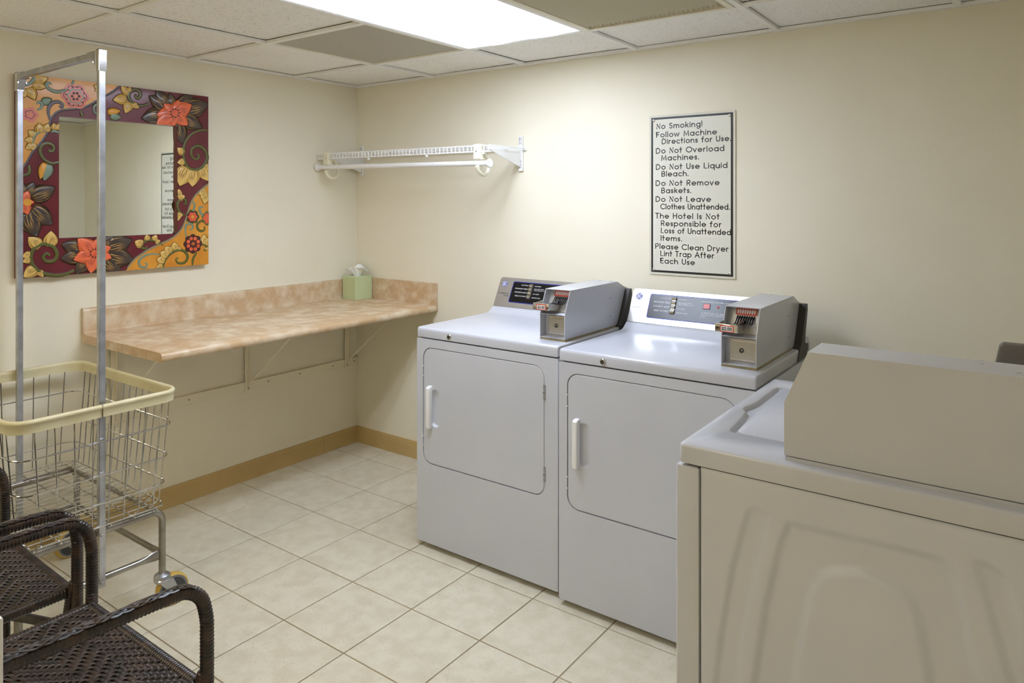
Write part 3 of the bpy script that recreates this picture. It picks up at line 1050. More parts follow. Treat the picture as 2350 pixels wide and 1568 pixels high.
# ------------------------------------------------------------------ wall sign
SG = {'A': [[(0, .06), (.36, .94), (.72, .06)], [(.13, .36), (.59, .36)]],
      'B': [[(.06, .06), (.06, .94), (.3, .94), ('a', .3, .72, .22, 90, -90), (.06, .5)], [(.3, .5), ('a', .33, .28, .22, 90, -90), (.06, .06)]],
      'C': [[('a', .46, .5, .44, 45, 315)]],
      'D': [[(.06, .06), (.06, .94), (.24, .94), ('a', .24, .5, .44, 90, -90), (.06, .06)]],
      'E': [[(.46, .94), (.06, .94), (.06, .06), (.46, .06)], [(.06, .52), (.44, .52)]],
      'F': [[(.46, .94), (.06, .94), (.06, .06)], [(.06, .52), (.42, .52)]],
      'H': [[(.06, .06), (.06, .94)], [(.6, .06), (.6, .94)], [(.06, .52), (.6, .52)]],
      'I': [[(.06, .06), (.06, .94)]],
      'L': [[(.06, .94), (.06, .06), (.44, .06)]],
      'M': [[(.06, .06), (.14, .94), (.42, .2), (.70, .94), (.78, .06)]],
      'N': [[(.06, .06), (.06, .94), (.58, .06), (.58, .94)]],
      'O': [[('a', .46, .5, .44, 0, 360)]],
      'P': [[(.06, .06), (.06, .94), (.3, .94), ('a', .3, .7, .24, 90, -90), (.06, .46)]],
      'R': [[(.06, .06), (.06, .94), (.3, .94), ('a', .3, .7, .24, 90, -90), (.06, .46)], [(.28, .46), (.52, .06)]],
      'S': [[('a', .28, .72, .21, 30, 270), ('a', .28, .28, .22, 90, -150)]],
      'T': [[(0, .94), (.5, .94)], [(.25, .94), (.25, .06)]],
      'U': [[(.06, .94), (.06, .33), ('a', .32, .32, .26, 180, 360), (.58, .94)]],
      'a': [[('a', .34, .34, .28, 0, 360)], [(.62, .62), (.62, .06)]],
      'b': [[('a', .34, .34, .28, 0, 360)], [(.06, .94), (.06, .06)]],
      'c': [[('a', .34, .34, .28, 50, 310)]],
      'd': [[('a', .34, .34, .28, 0, 360)], [(.62, .94), (.62, .06)]],
      'e': [[(.06, .34), (.62, .34), ('a', .34, .34, .28, 0, 315)]],
      'f': [[(.14, .06), (.14, .78), ('a', .28, .79, .14, 180, 80)], [(.0, .62), (.3, .62)]],
      'g': [[('a', .34, .34, .28, 0, 360)], [(.62, .62), (.62, -.02), ('a', .36, -.02, .26, 0, -150)]],
      'h': [[(.06, .06), (.06, .94)], [(.06, .38), ('a', .3, .38, .24, 180, 0), (.54, .06)]],
      'i': [[(.06, .06), (.06, .62)], [(.06, .84), (.06, .88)]],
      'k': [[(.06, .06), (.06, .94)], [(.44, .62), (.08, .32)], [(.2, .42), (.46, .06)]],
      'l': [[(.06, .06), (.06, .94)]],
      'm': [[(.06, .06), (.06, .62)], [(.06, .42), ('a', .26, .42, .2, 180, 0), (.46, .06)], [(.46, .42), ('a', .66, .42, .2, 180, 0), (.86, .06)]],
      'n': [[(.06, .06), (.06, .62)], [(.06, .38), ('a', .3, .38, .24, 180, 0), (.54, .06)]],
      'o': [[('a', .34, .34, .28, 0, 360)]],
      'p': [[('a', .34, .34, .28, 0, 360)], [(.06, .62), (.06, -.26)]],
      'q': [[('a', .34, .34, .28, 0, 360)], [(.62, .62), (.62, -.26)]],
      'r': [[(.06, .06), (.06, .62)], [(.06, .4), ('a', .26, .42, .2, 180, 80)]],
      's': [[('a', .2, .48, .14, 20, 270), ('a', .2, .2, .14, 90, -160)]],
      't': [[(.16, .06), (.16, .94)], [(.0, .62), (.32, .62)]],
      'u': [[(.06, .62), (.06, .3), ('a', .3, .3, .24, 180, 360), (.54, .62)], [(.54, .62), (.54, .06)]],
      'v': [[(0, .62), (.24, .06), (.48, .62)]],
      'w': [[(0, .62), (.2, .06), (.38, .6), (.56, .06), (.76, .62)]],
      'y': [[(0, .62), (.25, .08)], [(.5, .62), (.14, -.26)]],
      '.': [[(.06, .05), (.06, .09)]],
      '!': [[(.06, .94), (.06, .3)], [(.06, .05), (.06, .09)]]}


def strokes(ch):
    out = []
    for st in SG[ch]:
        pl = []
        for q_ in st:
            if q_[0] == 'a':
                _, cx_, cy_, r, a0, a1 = q_
                n = max(4, int(abs(a1-a0)/18))
                pl += [(cx_+r*math.cos(math.radians(a0+(a1-a0)*k/n)), cy_+r*math.sin(math.radians(a0+(a1-a0)*k/n))) for k in range(n+1)]
            else:
                pl.append(q_)
        out.append(pl)
    return out


def sign_line(bld, body, x0, x1, zb, cap, y):
    items = []
    pen = 0
    for ch in body:
        if ch == ' ':
            pen += 0.48
            continue
        st = strokes(ch)
        wmax = max(p[0] for s_ in st for p in s_)
        items.append((pen, st))
        pen += wmax+0.22
    total = max(p[0]+pn for pn, st in items for s_ in st for p in s_)+0.06
    k = (x1-x0)/total
    hw = 0.078*cap
    for pn, st in items:
        for pl in st:
            P = [(x0+(pn+p[0])*k, zb+p[1]*cap) for p in pl]
            L_, R_ = [], []
            for i, p in enumerate(P):
                a = P[max(i-1, 0)]
                c_ = P[min(i+1, len(P)-1)]
                dx, dz = c_[0]-a[0], c_[1]-a[1]
                l = math.hypot(dx, dz) or 1
                nx, nz = -dz/l, dx/l
                m_ = 1
                if 0 < i < len(P)-1:
                    d1 = (p[0]-a[0], p[1]-a[1]); l1 = math.hypot(*d1) or 1
                    cs = abs(nx*(-d1[1]/l1)+nz*(d1[0]/l1))
                    m_ = min(1/max(cs, 0.3), 2.2)
                ex = 0
                if i == 0:
                    ex = -1
                elif i == len(P)-1:
                    ex = 1
                px, pz = p[0]+dx/l*ex*hw, p[1]+dz/l*ex*hw
                L_.append((px+nx*hw*m_, y, pz+nz*hw*m_))
                R_.append((px-nx*hw*m_, y, pz-nz*hw*m_))
            n = len(P)
            bld.raw(L_+R_, [(i, n+i, n+i+1, i+1) for i in range(n-1)])


def on_back(px, py, y):
    fw = (-math.sin(0.6322), math.cos(0.6322))
    rt = (math.cos(0.6322), math.sin(0.6322))
    a, c_ = (px-1175)/1654.4, (459.86-py)/1654.4
    rx, ry = fw[0]+rt[0]*a, fw[1]+rt[1]*a
    k = (y-CAMP[1])/ry
    return (CAMP[0]+k*rx, CAMP[2]+k*c_)


sx0, sx1, sz0, sz1 = 1.902, 2.286, 1.113, 1.809
t = thing('laundry_rules_sign', 'white rules sign with black border and lettering on the back wall', 'sign', ((sx0+sx1)/2, -0.001, (sz0+sz1)/2))
B().prism(rrect(sx0, sx1, sz0, sz1, 0.004, 3), 'y', -0.0045, -0.0005).build('backing', M['plexi'], t, 30)
B().box(sx0+0.010, sx1-0.010, -0.0054, -0.0045, sz0+0.010, sz1-0.010).build('border', M['ink'], t, None)
B().box(sx0+0.019, sx1-0.019, -0.0062, -0.0050, sz0+0.019, sz1-0.019).build('face', M['sign_face'], t, None)
LINES = [("No Smoking!", 170, 241, 553, 222), ("Follow Machine", 168, 310, 675, 290), ("Directions for Use.", 215, 366, 792, 344),
         ("Do Not Overload", 165, 445, 737, 428), ("Machines.", 210, 505, 525, 497), ("Do Not Use Liquid", 165, 580, 763, 570),
         ("Bleach.", 212, 640, 437, 635), ("Do Not Remove", 163, 717, 697, 712), ("Baskets.", 210, 778, 460, 778),
         ("Do Not Leave", 163, 850, 625, 852), ("Clothes Unattended.", 205, 912, 783, 918), ("The Hotel Is Not", 163, 990, 697, 998),
         ("Responsible for", 207, 1052, 713, 1065), ("Loss of Unattended", 207, 1113, 793, 1130), ("Items.", 205, 1175, 383, 1183),
         ("Please Clean Dryer", 160, 1243, 772, 1270), ("Lint Trap After", 203, 1305, 652, 1325), ("Each Use", 203, 1365, 490, 1382)]
SC = 948/260
for body, a, c_, d, e in LINES:
    p0 = on_back(1460+a/SC, 230+c_/SC, -0.0065)
    p1 = on_back(1460+d/SC, 230+e/SC, -0.0065)
    bb = B()
    sign_line(bb, body, p0[0], p1[0], (p0[1]+p1[1])/2, 0.0242, -0.0066)
    bb.build('lettering', M['ink'], t, None)
for x in (sx0+0.022, sx1-0.022):
    for z in (sz0+0.022, sz1-0.022):
        B().lathe([(0.0065, 0), (0.006, 0.002), (0.003, 0.0035)], (x, -0.006, z), (0, -1, 0), 12).build('screw', M['chrome'], t)

# ------------------------------------------------------------------ wire shelf with hanging rod
t = thing('wall_shelf', 'white wire wall shelf with hanging rod above the counter in the corner', 'shelf', (0.62, -0.15, 1.68))
FY = -0.297
wx0, wx1 = 0.012, 1.245
ztop, zlip = 1.694, 1.667


def lvl(x):
    return -0.004*(x-0.6)


def rod(y, z, r=0.0035, nm='rod', a=wx0, c_=wx1):
    B().tube([(a, y, z+lvl(a)), (c_, y, z+lvl(c_))], r, 8).build(nm, M['wire_white'], t)


rod(FY, ztop)
rod(FY, zlip, 0.0042)
rod(-0.012, ztop-0.004)
rod(-0.15, ztop-0.004)
n_w = 49
for k in range(n_w):
    x = wx0+0.012+(wx1-wx0-0.024)*k/(n_w-1)
    B().tube([(x, -0.008, ztop+0.003+lvl(x)), (x, FY+0.003, ztop+0.003+lvl(x)), (x, FY-0.004, ztop-0.002+lvl(x)), (x, FY-0.004, zlip-0.002+lvl(x))], 0.0023, 6).build('wire', M['wire_white'], t)
for k, x in enumerate((0.05, 1.209)):
    B().box(x-0.0125, x+0.0125, -0.013, -0.0005, 1.582, 1.757, 0.0015, 1).build('standard', M['wire_white'], t, 30)
    for z in (1.735, 1.72, 1.615, 1.6, 1.63, 1.745):
        for dx in (-0.005, 0.005):
            B().box(x+dx-0.0012, x+dx+0.0012, -0.0135, -0.0128, z-0.005, z+0.005).build('slot', M['ink_grey'], t, None)
    # pressed bracket plate
    pr = [(-0.013, 1.602), (-0.013, 1.692), (-0.02, 1.694), (-0.18, 1.694), (-0.29, 1.692), (-0.292, 1.682), (-0.25, 1.672), (-0.06, 1.615)]
    B().prism(pr, 'x', x-0.0022, x+0.0022, 0.0008, 1).build('bracket', M['wire_white'], t, 30)
    B().tube([(x-0.003, -0.018, 1.612), (x-0.003, -0.07, 1.625), (x-0.003, -0.2, 1.667)], 0.0035, 6).build('bracket_rib', M['wire_white'], t)
    B().box(x-0.0028, x-0.0021, -0.075, -0.02, 1.652, 1.668).build('price_sticker', M['sticker'], t, None)
    for q_ in range(6):
        B().box(x-0.0031, x-0.0027, -0.036+q_*0.0025, -0.0348+q_*0.0025, 1.654, 1.663).build('barcode_line', M['ink'], t, None)
    B().box(x-0.004, x+0.004, -0.02, -0.012, 1.684, 1.69).build('tab', M['wire_white'], t, None)
for x in (0.42, 0.84, 1.2):
    B().box(x-0.006, x+0.006, FY-0.004, FY+0.012, zlip-0.016, zlip-0.004, 0.002, 1).build('clip', M['wire_white'], t)
for k, x in enumerate((0.095, 1.172)):
    zz = lvl(x)
    pb = B()
    pb.box(x-0.021, x+0.017, FY-0.014, FY-0.008, 1.632+zz, 1.702+zz, 0.002, 1)
    pb.build('hook_plate', M['cream_plastic'], t, 30)
    B().box(x+0.013, x+0.017, FY-0.008, FY+0.018, 1.632+zz, 1.702+zz).build('hook_plate', M['cream_plastic'], t, None)
    B().lathe([(0.004, 0), (0.0035, 0.002), (0.001, 0.003)], (x-0.002, FY-0.014, 1.668+zz), (0, -1, 0), 10).build('screw', M['chrome'], t)
    path = crom([(-0.292, 1.668), (-0.262, 1.662), (-0.236, 1.638), (-0.226, 1.604), (-0.236, 1.572), (-0.266, 1.558), (-0.298, 1.572), (-0.316, 1.598)], 5)
    B().tube([(x+0.004, a, c_+zz) for a, c_ in path], 0.0085, 10, flat=(1, 1.15), up=(0, 1, 1)).build('hook', M['cream_plastic'], t)
    B().box(x-0.004, x+0.012, -0.316, -0.284, 1.592+zz, 1.602+zz, 0.002, 1).build('hook_cradle', M['cream_plastic'], t)
B().tube([(0.02, -0.300, 1.622), (1.236, -0.300, 1.609)], 0.0125, 16).build('hanging_rod', M['wire_white'], t)
for a, c_, z in ((0.008, 0.024, 1.622), (1.232, 1.246, 1.609)):
    B().lathe([(0.019, 0), (0.021, 0.003), (0.021, 0.011), (0.018, c_-a)], (a, -0.300, z), (1, 0, 0), 20).build('rod_end_cap', M['wire_white'], t)

# ------------------------------------------------------------------ dryers (local: x right, y towards the wall, front at y = 0)
DX, DY = 1.191, -0.73
W = 0.698


def make_dryer():
    t = thing('dryer', 'white coin dryer with a grey console, left one, nearest the counter', 'dryer', (DX, DY, 0), 'white coin dryers')
    o_ = Vector((DX, DY, 0))
    class D(B):
        def build(s, name, m, parent=t, smooth=35, **k):
            bmesh.ops.translate(s.bm, verts=s.bm.verts[:], vec=o_)
            return B.build(s, name, m, parent, smooth, **k)
    # cabinet: shell with a door opening
    dx0, dx1, dz0, dz1 = 0.036, 0.638, 0.352, 0.828
    cab = D()
    cab.box(0.0, W, 0.016, 0.62, 0.022, 0.864, 0.008)
    tb = bmesh.new()
    outer = rrect(0.0, W, 0.022, 0.864, 0.004, 2)
    inner = rrect(dx0-0.0024, dx1+0.0024, dz0-0.0024, dz1+0.0024, 0.047, 6)
    e = []
    for loop in (outer, inner):
        v = [tb.verts.new((p[0], 0.0, p[1])) for p in loop]
        e += [tb.edges.new((v[i], v[(i+1) % len(v)])) for i in range(len(v))]
        v2 = [tb.verts.new((p[0], 0.026, p[1])) for p in loop]
        for i in range(len(v)):
            tb.faces.new((v[i], v[(i+1) % len(v)], v2[(i+1) % len(v)], v2[i]))
    bmesh.ops.triangle_fill(tb, use_beauty=True, edges=e)
    bmesh.ops.recalc_face_normals(tb, faces=tb.faces[:])
    cab.add(tb)
    cab.build('cabinet', M['door_white'], smooth=30)
    D().box(0.012, W-0.012, 0.014, 0.6, 0.862, 0.8695).build('seam', M['gap'], smooth=None)
    # door with a pull recess
    dr = D()
    tb = bmesh.new()
    outer = rrect(dx0, dx1, dz0, dz1, 0.044, 6)
    back = rrect(dx0+0.003, dx1-0.003, dz0+0.003, dz1-0.003, 0.041, 6)
    rec = rrect(0.083, 0.122, 0.506, 0.662, 0.017, 5)
    rin = rrect(0.088, 0.116, 0.513, 0.655, 0.013, 5)
    lo = [tb.verts.new((p[0], 0.004, p[1])) for p in outer]
    lf = [tb.verts.new((p[0], 0.0005, p[1])) for p in back]
    lb = [tb.verts.new((p[0], 0.018, p[1])) for p in outer]
    r0 = [tb.verts.new((p[0], 0.0005, p[1])) for p in rec]
    r1 = [tb.verts.new((p[0], 0.012, p[1])) for p in rin]
    for a, c_ in ((lo, lf), (lb, lo), (r0, r1)):
        n = len(a)
        for i in range(n):
            tb.faces.new((a[i], a[(i+1) % n], c_[(i+1) % n], c_[i]))
    tb.faces.new(r1)
    ee = []
    for L_ in (lf, r0):
        for i in range(len(L_)):
            x_ = tb.edges.get((L_[i], L_[(i+1) % len(L_)]))
            ee.append(x_)
    bmesh.ops.triangle_fill(tb, use_beauty=True, edges=ee)
    bmesh.ops.recalc_face_normals(tb, faces=tb.faces[:])
    dr.add(tb)
    door = dr.build('door', M['door_white'], smooth=40)
    hb = D()
    hb.prism([(0.001, 0.498), (-0.016, 0.5), (-0.021, 0.505), (-0.022, 0.52), (-0.022, 0.65), (-0.021, 0.665), (-0.014, 0.672), (0.001, 0.674)], 'x', 0.066, 0.086, 0.004, 3)
    hb.build('handle', M['plastic'], door)
    for z in (0.435, 0.735):
        h1 = D()
        h1.cyl((0.6405, -0.002, z-0.027), (0.6405, -0.002, z+0.027), 0.0038, 10)
        h1.box(0.634, 0.640, -0.0012, 0.001, z-0.026, z+0.026)
        h1.build('hinge', M['steel'], door)
        D().box(0.6363, 0.6448, -0.0062, -0.0055, z-0.001, z+0.001).build('hinge', M['gap'], door, None)
    for z in (0.44, 0.73):
        D().box(0.0325, 0.0365, -0.001, 0.004, z-0.022, z-0.018).build('latch_pin', M['plastic'], door, None)
        D().box(0.0325, 0.0365, -0.001, 0.004, z+0.018, z+0.022).build('latch_pin', M['plastic'], door, None)
    # top panel: front lip, flat top, curve up to the console
    nose = [(0.0, 0.8695), (0.0, 0.897), (0.002, 0.904), (0.006, 0.9085), (0.014, 0.910), (0.455, 0.910), (0.476, 0.9125), (0.490, 0.919), (0.503, 0.9285), (0.516, 0.9375),
            (0.60, 0.9375), (0.62, 0.92), (0.62, 0.8695)]
    D().prism(nose, 'x', 0, W, 0.006, 3).build('top_panel', M['white'], smooth=40)
    lk = D()
    lk.lathe([(0.0115, 0), (0.0115, 0.003), (0.0095, 0.0055), (0.0075, 0.006), (0.0075, 0.004)], (0.178, 0.001, 0.8855), (0, -1, 0), 20)
    lock = lk.build('lock', M['chrome'])
    D().lathe([(0.0072, 0), (0.007, 0.0008)], (0.178, -0.0035, 0.8855), (0, -1, 0), 16).build('keyhole', M['dark'], lock)
    for x in (0.05, W-0.05):
        for y in (0.05, 0.57):
            D().lathe([(0.018, 0), (0.018, 0.006), (0.009, 0.008), (0.009, 0.024)], (x, y, 0.0005), (0, 0, 1), 12).build('foot', M['dark'])
    # console
    L = math.hypot(0.064, 0.129)
    uy, uz = 0.064/L, 0.129/L

    def P(x, s_, up=0.0):
        return (x, 0.516+uy*s_-uz*up, 0.9365+uz*s_+uy*up)
    cb = D()
    cb.prism([(0.519, 0.936), (0.582, 1.063), (0.592, 1.066), (0.640, 1.050), (0.650, 1.03), (0.650, 0.93), (0.62, 0.91), (0.53, 0.91)], 'x', 0.008, W-0.03, 0.003)
    cons = cb.build('console', M['silver'])
    D().prism([(0.445, 0.872), (0.470, 0.9125), (0.487, 0.922), (0.500, 0.938), (0.562, 1.062), (0.577, 1.062), (0.580, 1.04), (0.547, 0.95), (0.543, 0.925), (0.588, 0.917), (0.590, 0.897), (0.545, 0.872)], 'x', W-0.029, W+0.0035, 0.0012, 1).build('end_cap', M['dark'], cons, None)
    cp = D()
    cp.prism(rrect(0.006, W-0.032, 0.001, L+0.001, (0.014, 0.014, 0.001, 0.001), 4), None, 0.0, 0.003, fn=lambda p, a: P(p[0], p[1], a))
    cp.build('face_plate', M['silver'], cons, 30)
    D().prism(rrect(0.086, 0.50, 0.0235, 0.128, 0.008, 4), None, 0.0, 0.0036, fn=lambda p, a: P(p[0], p[1], a)).build('panel_border', M['blue'], cons, None)
    D().prism(rrect(0.0895, 0.4965, 0.027, 0.1245, 0.0065, 4), None, 0.0, 0.0041, fn=lambda p, a: P(p[0], p[1], a)).build('control_panel', M['black'], cons, None)
    D().prism(rrect(0.182, 0.2045, 0.047, 0.1205, 0.002, 2), None, 0.003, 0.0052, fn=lambda p, a: P(p[0], p[1], a)).build('slot', M['dark'], cons, None)
    for k in range(4):
        z0 = 0.0495+k*0.0178
        bb = D()
        bb.prism([(z0, 0.005), (z0+0.002, 0.0085), (z0+0.0085, 0.0105), (z0+0.0145, 0.0085), (z0+0.0165, 0.005)], None, 0.1845, 0.202, fn=lambda p, a: P(a, p[0], p[1]))
        bb.build('button', M['chrome'], cons, 30)

    def tx(body, x, s_, size, m, shear=0.25, align='LEFT', bold=0, up=0.0045):
        bb = D()
        put_text(bb, body, size, lambda a, c_: P(x+a, s_+c_, up), shear, bold, align)
        bb.build('lettering', m, cons, None)
    for k, s_ in enumerate(('PRESS TO START', 'SYNTHETIC KNITS', 'PERMANENT PRESS', 'COTTONS')):
        tx(s_, 0.177, 0.055+0.018*k, 0.0085, M['print_white'], align='RIGHT')
    for s_, z in (('RESUME CYCLE', 0.053), ('LOW HEAT', 0.071), ('COOL DOWN CYCLE', 0.0885), ('HIGH HEAT WITH', 0.0955), ('HIGH HEAT', 0.109)):
        tx(s_, 0.211, z, 0.0068, M['print_white'])
    tx('TIME REMAINING', 0.331, 0.1095, 0.0062, M['print_white'], align='CENTER')
    tx('DOOR OPEN', 0.377, 0.1095, 0.0062, M['print_white'], align='CENTER')
    tx('PUSH TO', 0.412, 0.1095, 0.0062, M['print_white'], align='CENTER')
    for k, s_ in enumerate(('button.', 'Cycle, close door and push the "resume cycle"', 'To RESUME drying after opening door during')):
        tx(s_, 0.312, 0.048+0.008*k, 0.0074, M['print_white'])
    D().prism(rrect(0.3165, 0.3455, 0.0815, 0.1045, 0.001, 1), None, 0.003, 0.0056, fn=lambda p, a: P(p[0], p[1], a)).build('window_bezel', M['dark'], cons, None)
    D().prism(rrect(0.3185, 0.3435, 0.0835, 0.1025, 0.001, 1), None, 0.003, 0.0062, fn=lambda p, a: P(p[0], p[1], a)).build('red_window', M['red_dim'], cons, None)
    nv = Vector((0, -uz, uy))
    D().lathe([(0.0045, 0), (0.004, 0.002), (0.0015, 0.003)], Vector(P(0.377, 0.093, 0.004)), nv, 12).build('indicator_light', M['red_dim'], cons)
    D().lathe([(0.008, 0), (0.0075, 0.004), (0.003, 0.005)], Vector(P(0.410, 0.092, 0.004)), nv, 16).build('push_button', M['dark'], cons)
    tx('COMMERCIAL', 0.076, 0.0615, 0.0098, M['ink_grey'], align='RIGHT', up=0.0034)
    tx('DRYER', 0.076, 0.0505, 0.0098, M['ink_grey'], align='RIGHT', up=0.0034)
    # round monogram badge
    cx_, cz_, R = 0.038, 0.1125, 0.0150
    def disc(r0, r1, u0, u1, m, n=32):
        bb = D()
        out = [(cx_+r1*math.cos(2*PI*k/n), cz_+r1*math.sin(2*PI*k/n)) for k in range(n)]
        if r0 == 0:
            bb.prism(out, None, u0, u1, fn=lambda p, a: P(p[0], p[1], a))
        else:
            bb.tube([P(cx_+(r0+r1)/2*math.cos(2*PI*k/n), cz_+(r0+r1)/2*math.sin(2*PI*k/n), u1) for k in range(n)], (r1-r0)/2, 6, closed=True, flat=(0.3, 1), up=(0, -uz, uy))
        bb.build('logo', m, cons, None)
    disc(0, R, 0.0028, 0.0038, M['blue'])
    disc(R*0.80, R*0.88, 0, 0.0040, M['print_white'])
    lg = D()
    mono = [[(-.10, .46), (-.28, .60), (-.50, .50), (-.58, .24), (-.44, .02), (-.24, .08), (-.16, .30), (-.13, .05), (-.15, -.30), (-.34, -.58), (-.56, -.44), (-.48, -.18), (-.24, -.06), (-.02, -.02)],
            [(.52, .36), (.42, .56), (.22, .52), (.12, .28), (.26, .08), (.40, .06), (.18, .0), (.08, -.28), (.20, -.54), (.40, -.56), (.54, -.34), (.60, -.1)]]
    for pl in mono:
        pp = crom([(a*0.95, c_*0.95) for a, c_ in pl], 4)
        lg.tube([P(cx_+a*R, cz_+c_*R, 0.0041) for a, c_ in pp], 0.0011, 6, flat=(0.25, 1), up=(0, -uz, uy))
    for k in range(4):
        a = PI/2*k+PI/4
        pp = [(0.86*math.cos(a-0.35), 0.86*math.sin(a-0.35)), (0.70*math.cos(a), 0.70*math.sin(a)), (0.86*math.cos(a+0.35), 0.86*math.sin(a+0.35))]
        lg.tube([P(cx_+x_*R, cz_+z_*R, 0.0041) for x_, z_ in crom(pp, 4)], 0.0008, 6, flat=(0.25, 1), up=(0, -uz, uy))
    lg.build('logo', M['print_white'], cons)
    return t


dryer = make_dryer()
dup(dryer, (DX+0.719, DY-0.027, 0), 'white coin dryer with a bright console, between the other dryer and the washer')


# ------------------------------------------------------------------ coin meters
def make_meter(loc, label, rot=0, wd=0.112, ks=1.0, kz=1.0, slide=True):
    """coin box: local x across, y away from its front, z up, base at z = 0"""
    t = thing('coin_meter', label, 'coin box', loc, 'coin meters on the machines')
    T = Matrix.Translation(Vector(loc)) @ Matrix.Rotation(rot, 4, 'Z')
    class K(B):
        def build(s, name, m, parent=t, smooth=35, **k):
            s.bm.transform(T)
            return B.build(s, name, m, parent, smooth, **k)
    hw = wd/2
    p = lambda l: [(a*ks, c_*kz) for a, c_ in l]
    # base plate
    K().box(-hw, hw, 0.002, 0.44*ks, 0.0, 0.0075).build('base_plate', M['khaki'] if slide else M['white'], smooth=None)
    # closed body behind the recess
    body = p([(0.036, 0.009), (0.036, 0.096), (0.074, 0.183), (0.412, 0.185), (0.545, 0.128), (0.532, 0.1), (0.468, 0.022), (0.44, 0.009)])
    sh = K()
    sh.prism(body, 'x', -hw+0.0026, hw-0.0026)
    side = p([(0.0, 0.0078), (0.0, 0.097), (0.040, 0.1868), (0.412, 0.1868), (0.5465, 0.129), (0.534, 0.1), (0.470, 0.021), (0.44, 0.0078)])
    sh.prism(side, 'x', -hw, -hw+0.0025)
    sh.prism(side, 'x', hw-0.0025, hw)
    top = p([(0.0395, 0.1876), (0.412, 0.1876), (0.5476, 0.1293), (0.545, 0.127), (0.411, 0.1845), (0.041, 0.1845)])
    sh.prism(top, 'x', -hw-0.0004, hw+0.0004)
    sh.prism(p([(0.0004, 0.0082), (0.04, 0.0082), (0.04, 0.0105), (0.0004, 0.0105)]), 'x', -hw+0.0026, hw-0.0026)
    sh.prism(p([(0.001, 0.096), (0.04, 0.099), (0.04, 0.1015), (0.001, 0.0985)]), 'x', -hw+0.0026, hw-0.0026)
    sh.build('housing', M['white'], smooth=25)
    for z, y in ((0.05, 0.35), (0.125, 0.35), (0.035, 0.455)):
        K().lathe([(0.0022, 0), (0.002, 0.001)], (hw, y*ks, z*kz), (1, 0, 0), 8).build('rivet', M['gap'])
    for x in (-0.02, 0.03):
        K().lathe([(0.004, 0), (0.0035, 0.0025), (0.001, 0.003)], (x, 0.40*ks, 0.187*kz), (0, 0, 1), 10).build('screw', M['steel'])
    if not slide:
        return t
    # lower recess: cash box plate with a key hole
    lb = K()
    lb.box(-hw+0.018, hw-0.003, 0.030, 0.036, 0.018, 0.088, 0.001, 1)
    plate = lb.build('cash_box', M['silver'], smooth=None)
    K().prism(rrect(-hw+0.024, hw-0.008, 0.024, 0.08, 0.003, 3), 'y', 0.027, 0.031).build('cash_box_front', M['stamped'], plate, None)
    K().lathe([(0.0075, 0), (0.0075, 0.002), (0.006, 0.003)], (0.001, 0.0275, 0.052), (0, -1, 0), 16).build('keyhole', M['dark'], plate)
    K().lathe([(0.003, 0), (0.003, 0.0012)], (0.003, 0.0248, 0.0535), (0, -1, 0), 10).build('key_pin', M['steel'], plate)
    # upper recess: stamped plate, red strip, coin fingers
    sl = lambda x, u, up: (x, 0.038+0.0385*u-0.9*up, 0.100+0.0875*u+0.4*up)
    cpl = K()
    cpl.prism(rrect(-hw+0.016, hw-0.004, 0.03, 0.93, 0.01, 2), None, 0.0, 0.004, fn=lambda q_, a: sl(q_[0], q_[1], a))
    cp = cpl.build('coin_plate', M['stamped'], smooth=None)
    K().prism(rrect(-hw+0.028, hw-0.018, 0.66, 0.90, 0.004, 2), None, 0.003, 0.0055, fn=lambda q_, a: sl(q_[0], q_[1], a)).build('red_strip', M['red'], cp, None)
    for k in range(8):
        x = -hw+0.0345+k*(wd-0.059)/7
        K().prism([(x+0.0030*math.cos(2*PI*q_/10), 0.78+0.09*math.sin(2*PI*q_/10)) for q_ in range(10)], None, 0.005, 0.0062, fn=lambda q_, a: sl(q_[0], q_[1], a)).build('coin_window', M['print_white'], cp, None)
        K().tube([sl(x, 0.64, 0.005), sl(x, 0.48, 0.011), sl(x, 0.30, 0.02), sl(x, 0.26, 0.03)], 0.0018, 6).build('coin_finger', M['black'], cp)
        K().tube([sl(x+0.0033, 0.62, 0.003), sl(x+0.0033, 0.40, 0.009), sl(x+0.0033, 0.28, 0.024)], 0.0014, 6).build('coin_divider', M['chrome'], cp)
    # slide: tray that sticks out to the left, front bar and price label
    s0 = -hw-0.006
    tr = K()
    tr.box(s0, s0+0.072, -0.040, -0.030, 0.116, 0.142, 0.003)
    sld = tr.build('coin_slide', M['chrome'])
    K().prism([(-0.032, 0.118), (-0.032, 0.142), (0.03, 0.147), (0.05, 0.146), (0.05, 0.125), (0.02, 0.112)], 'x', s0+0.066, s0+0.0695).build('slide_arm', M['chrome'], sld, None)
    K().prism([(-0.032, 0.120), (-0.032, 0.140), (0.05, 0.146), (0.05, 0.130)], 'x', s0+0.003, s0+0.0065).build('slide_arm', M['chrome'], sld, None)
    K().box(s0+0.006, s0+0.067, -0.031, 0.045, 0.124, 0.129).build('slide_tray', M['steel'], sld, None)
    K().prism(rrect(s0+0.018, s0+0.061, 0.1175, 0.1385, 0.003, 3), 'y', -0.0412, -0.0395).build('price_label', M['red'], sld, None)
    K().prism(rrect(s0+0.0205, s0+0.0585, 0.1200, 0.1360, 0.002, 3), 'y', -0.0418, -0.0405).build('price_label', M['print_white'], sld, None)
    bb = K()
    put_text(bb, '$2.00', 0.0145, lambda a, c_: (s0+0.0395+a, -0.0421, 0.1232+c_), 0, 0.0003, 'CENTER')
    bb.build('price_lettering', M['ink'], sld, None)
    return t


make_meter((1.812, -0.650, 0.910), 'white coin box with a price tag on the left dryer, beside its grey console')
make_meter((2.530, -0.686, 0.910), 'white coin box with a price tag on the right dryer, close to the washer')

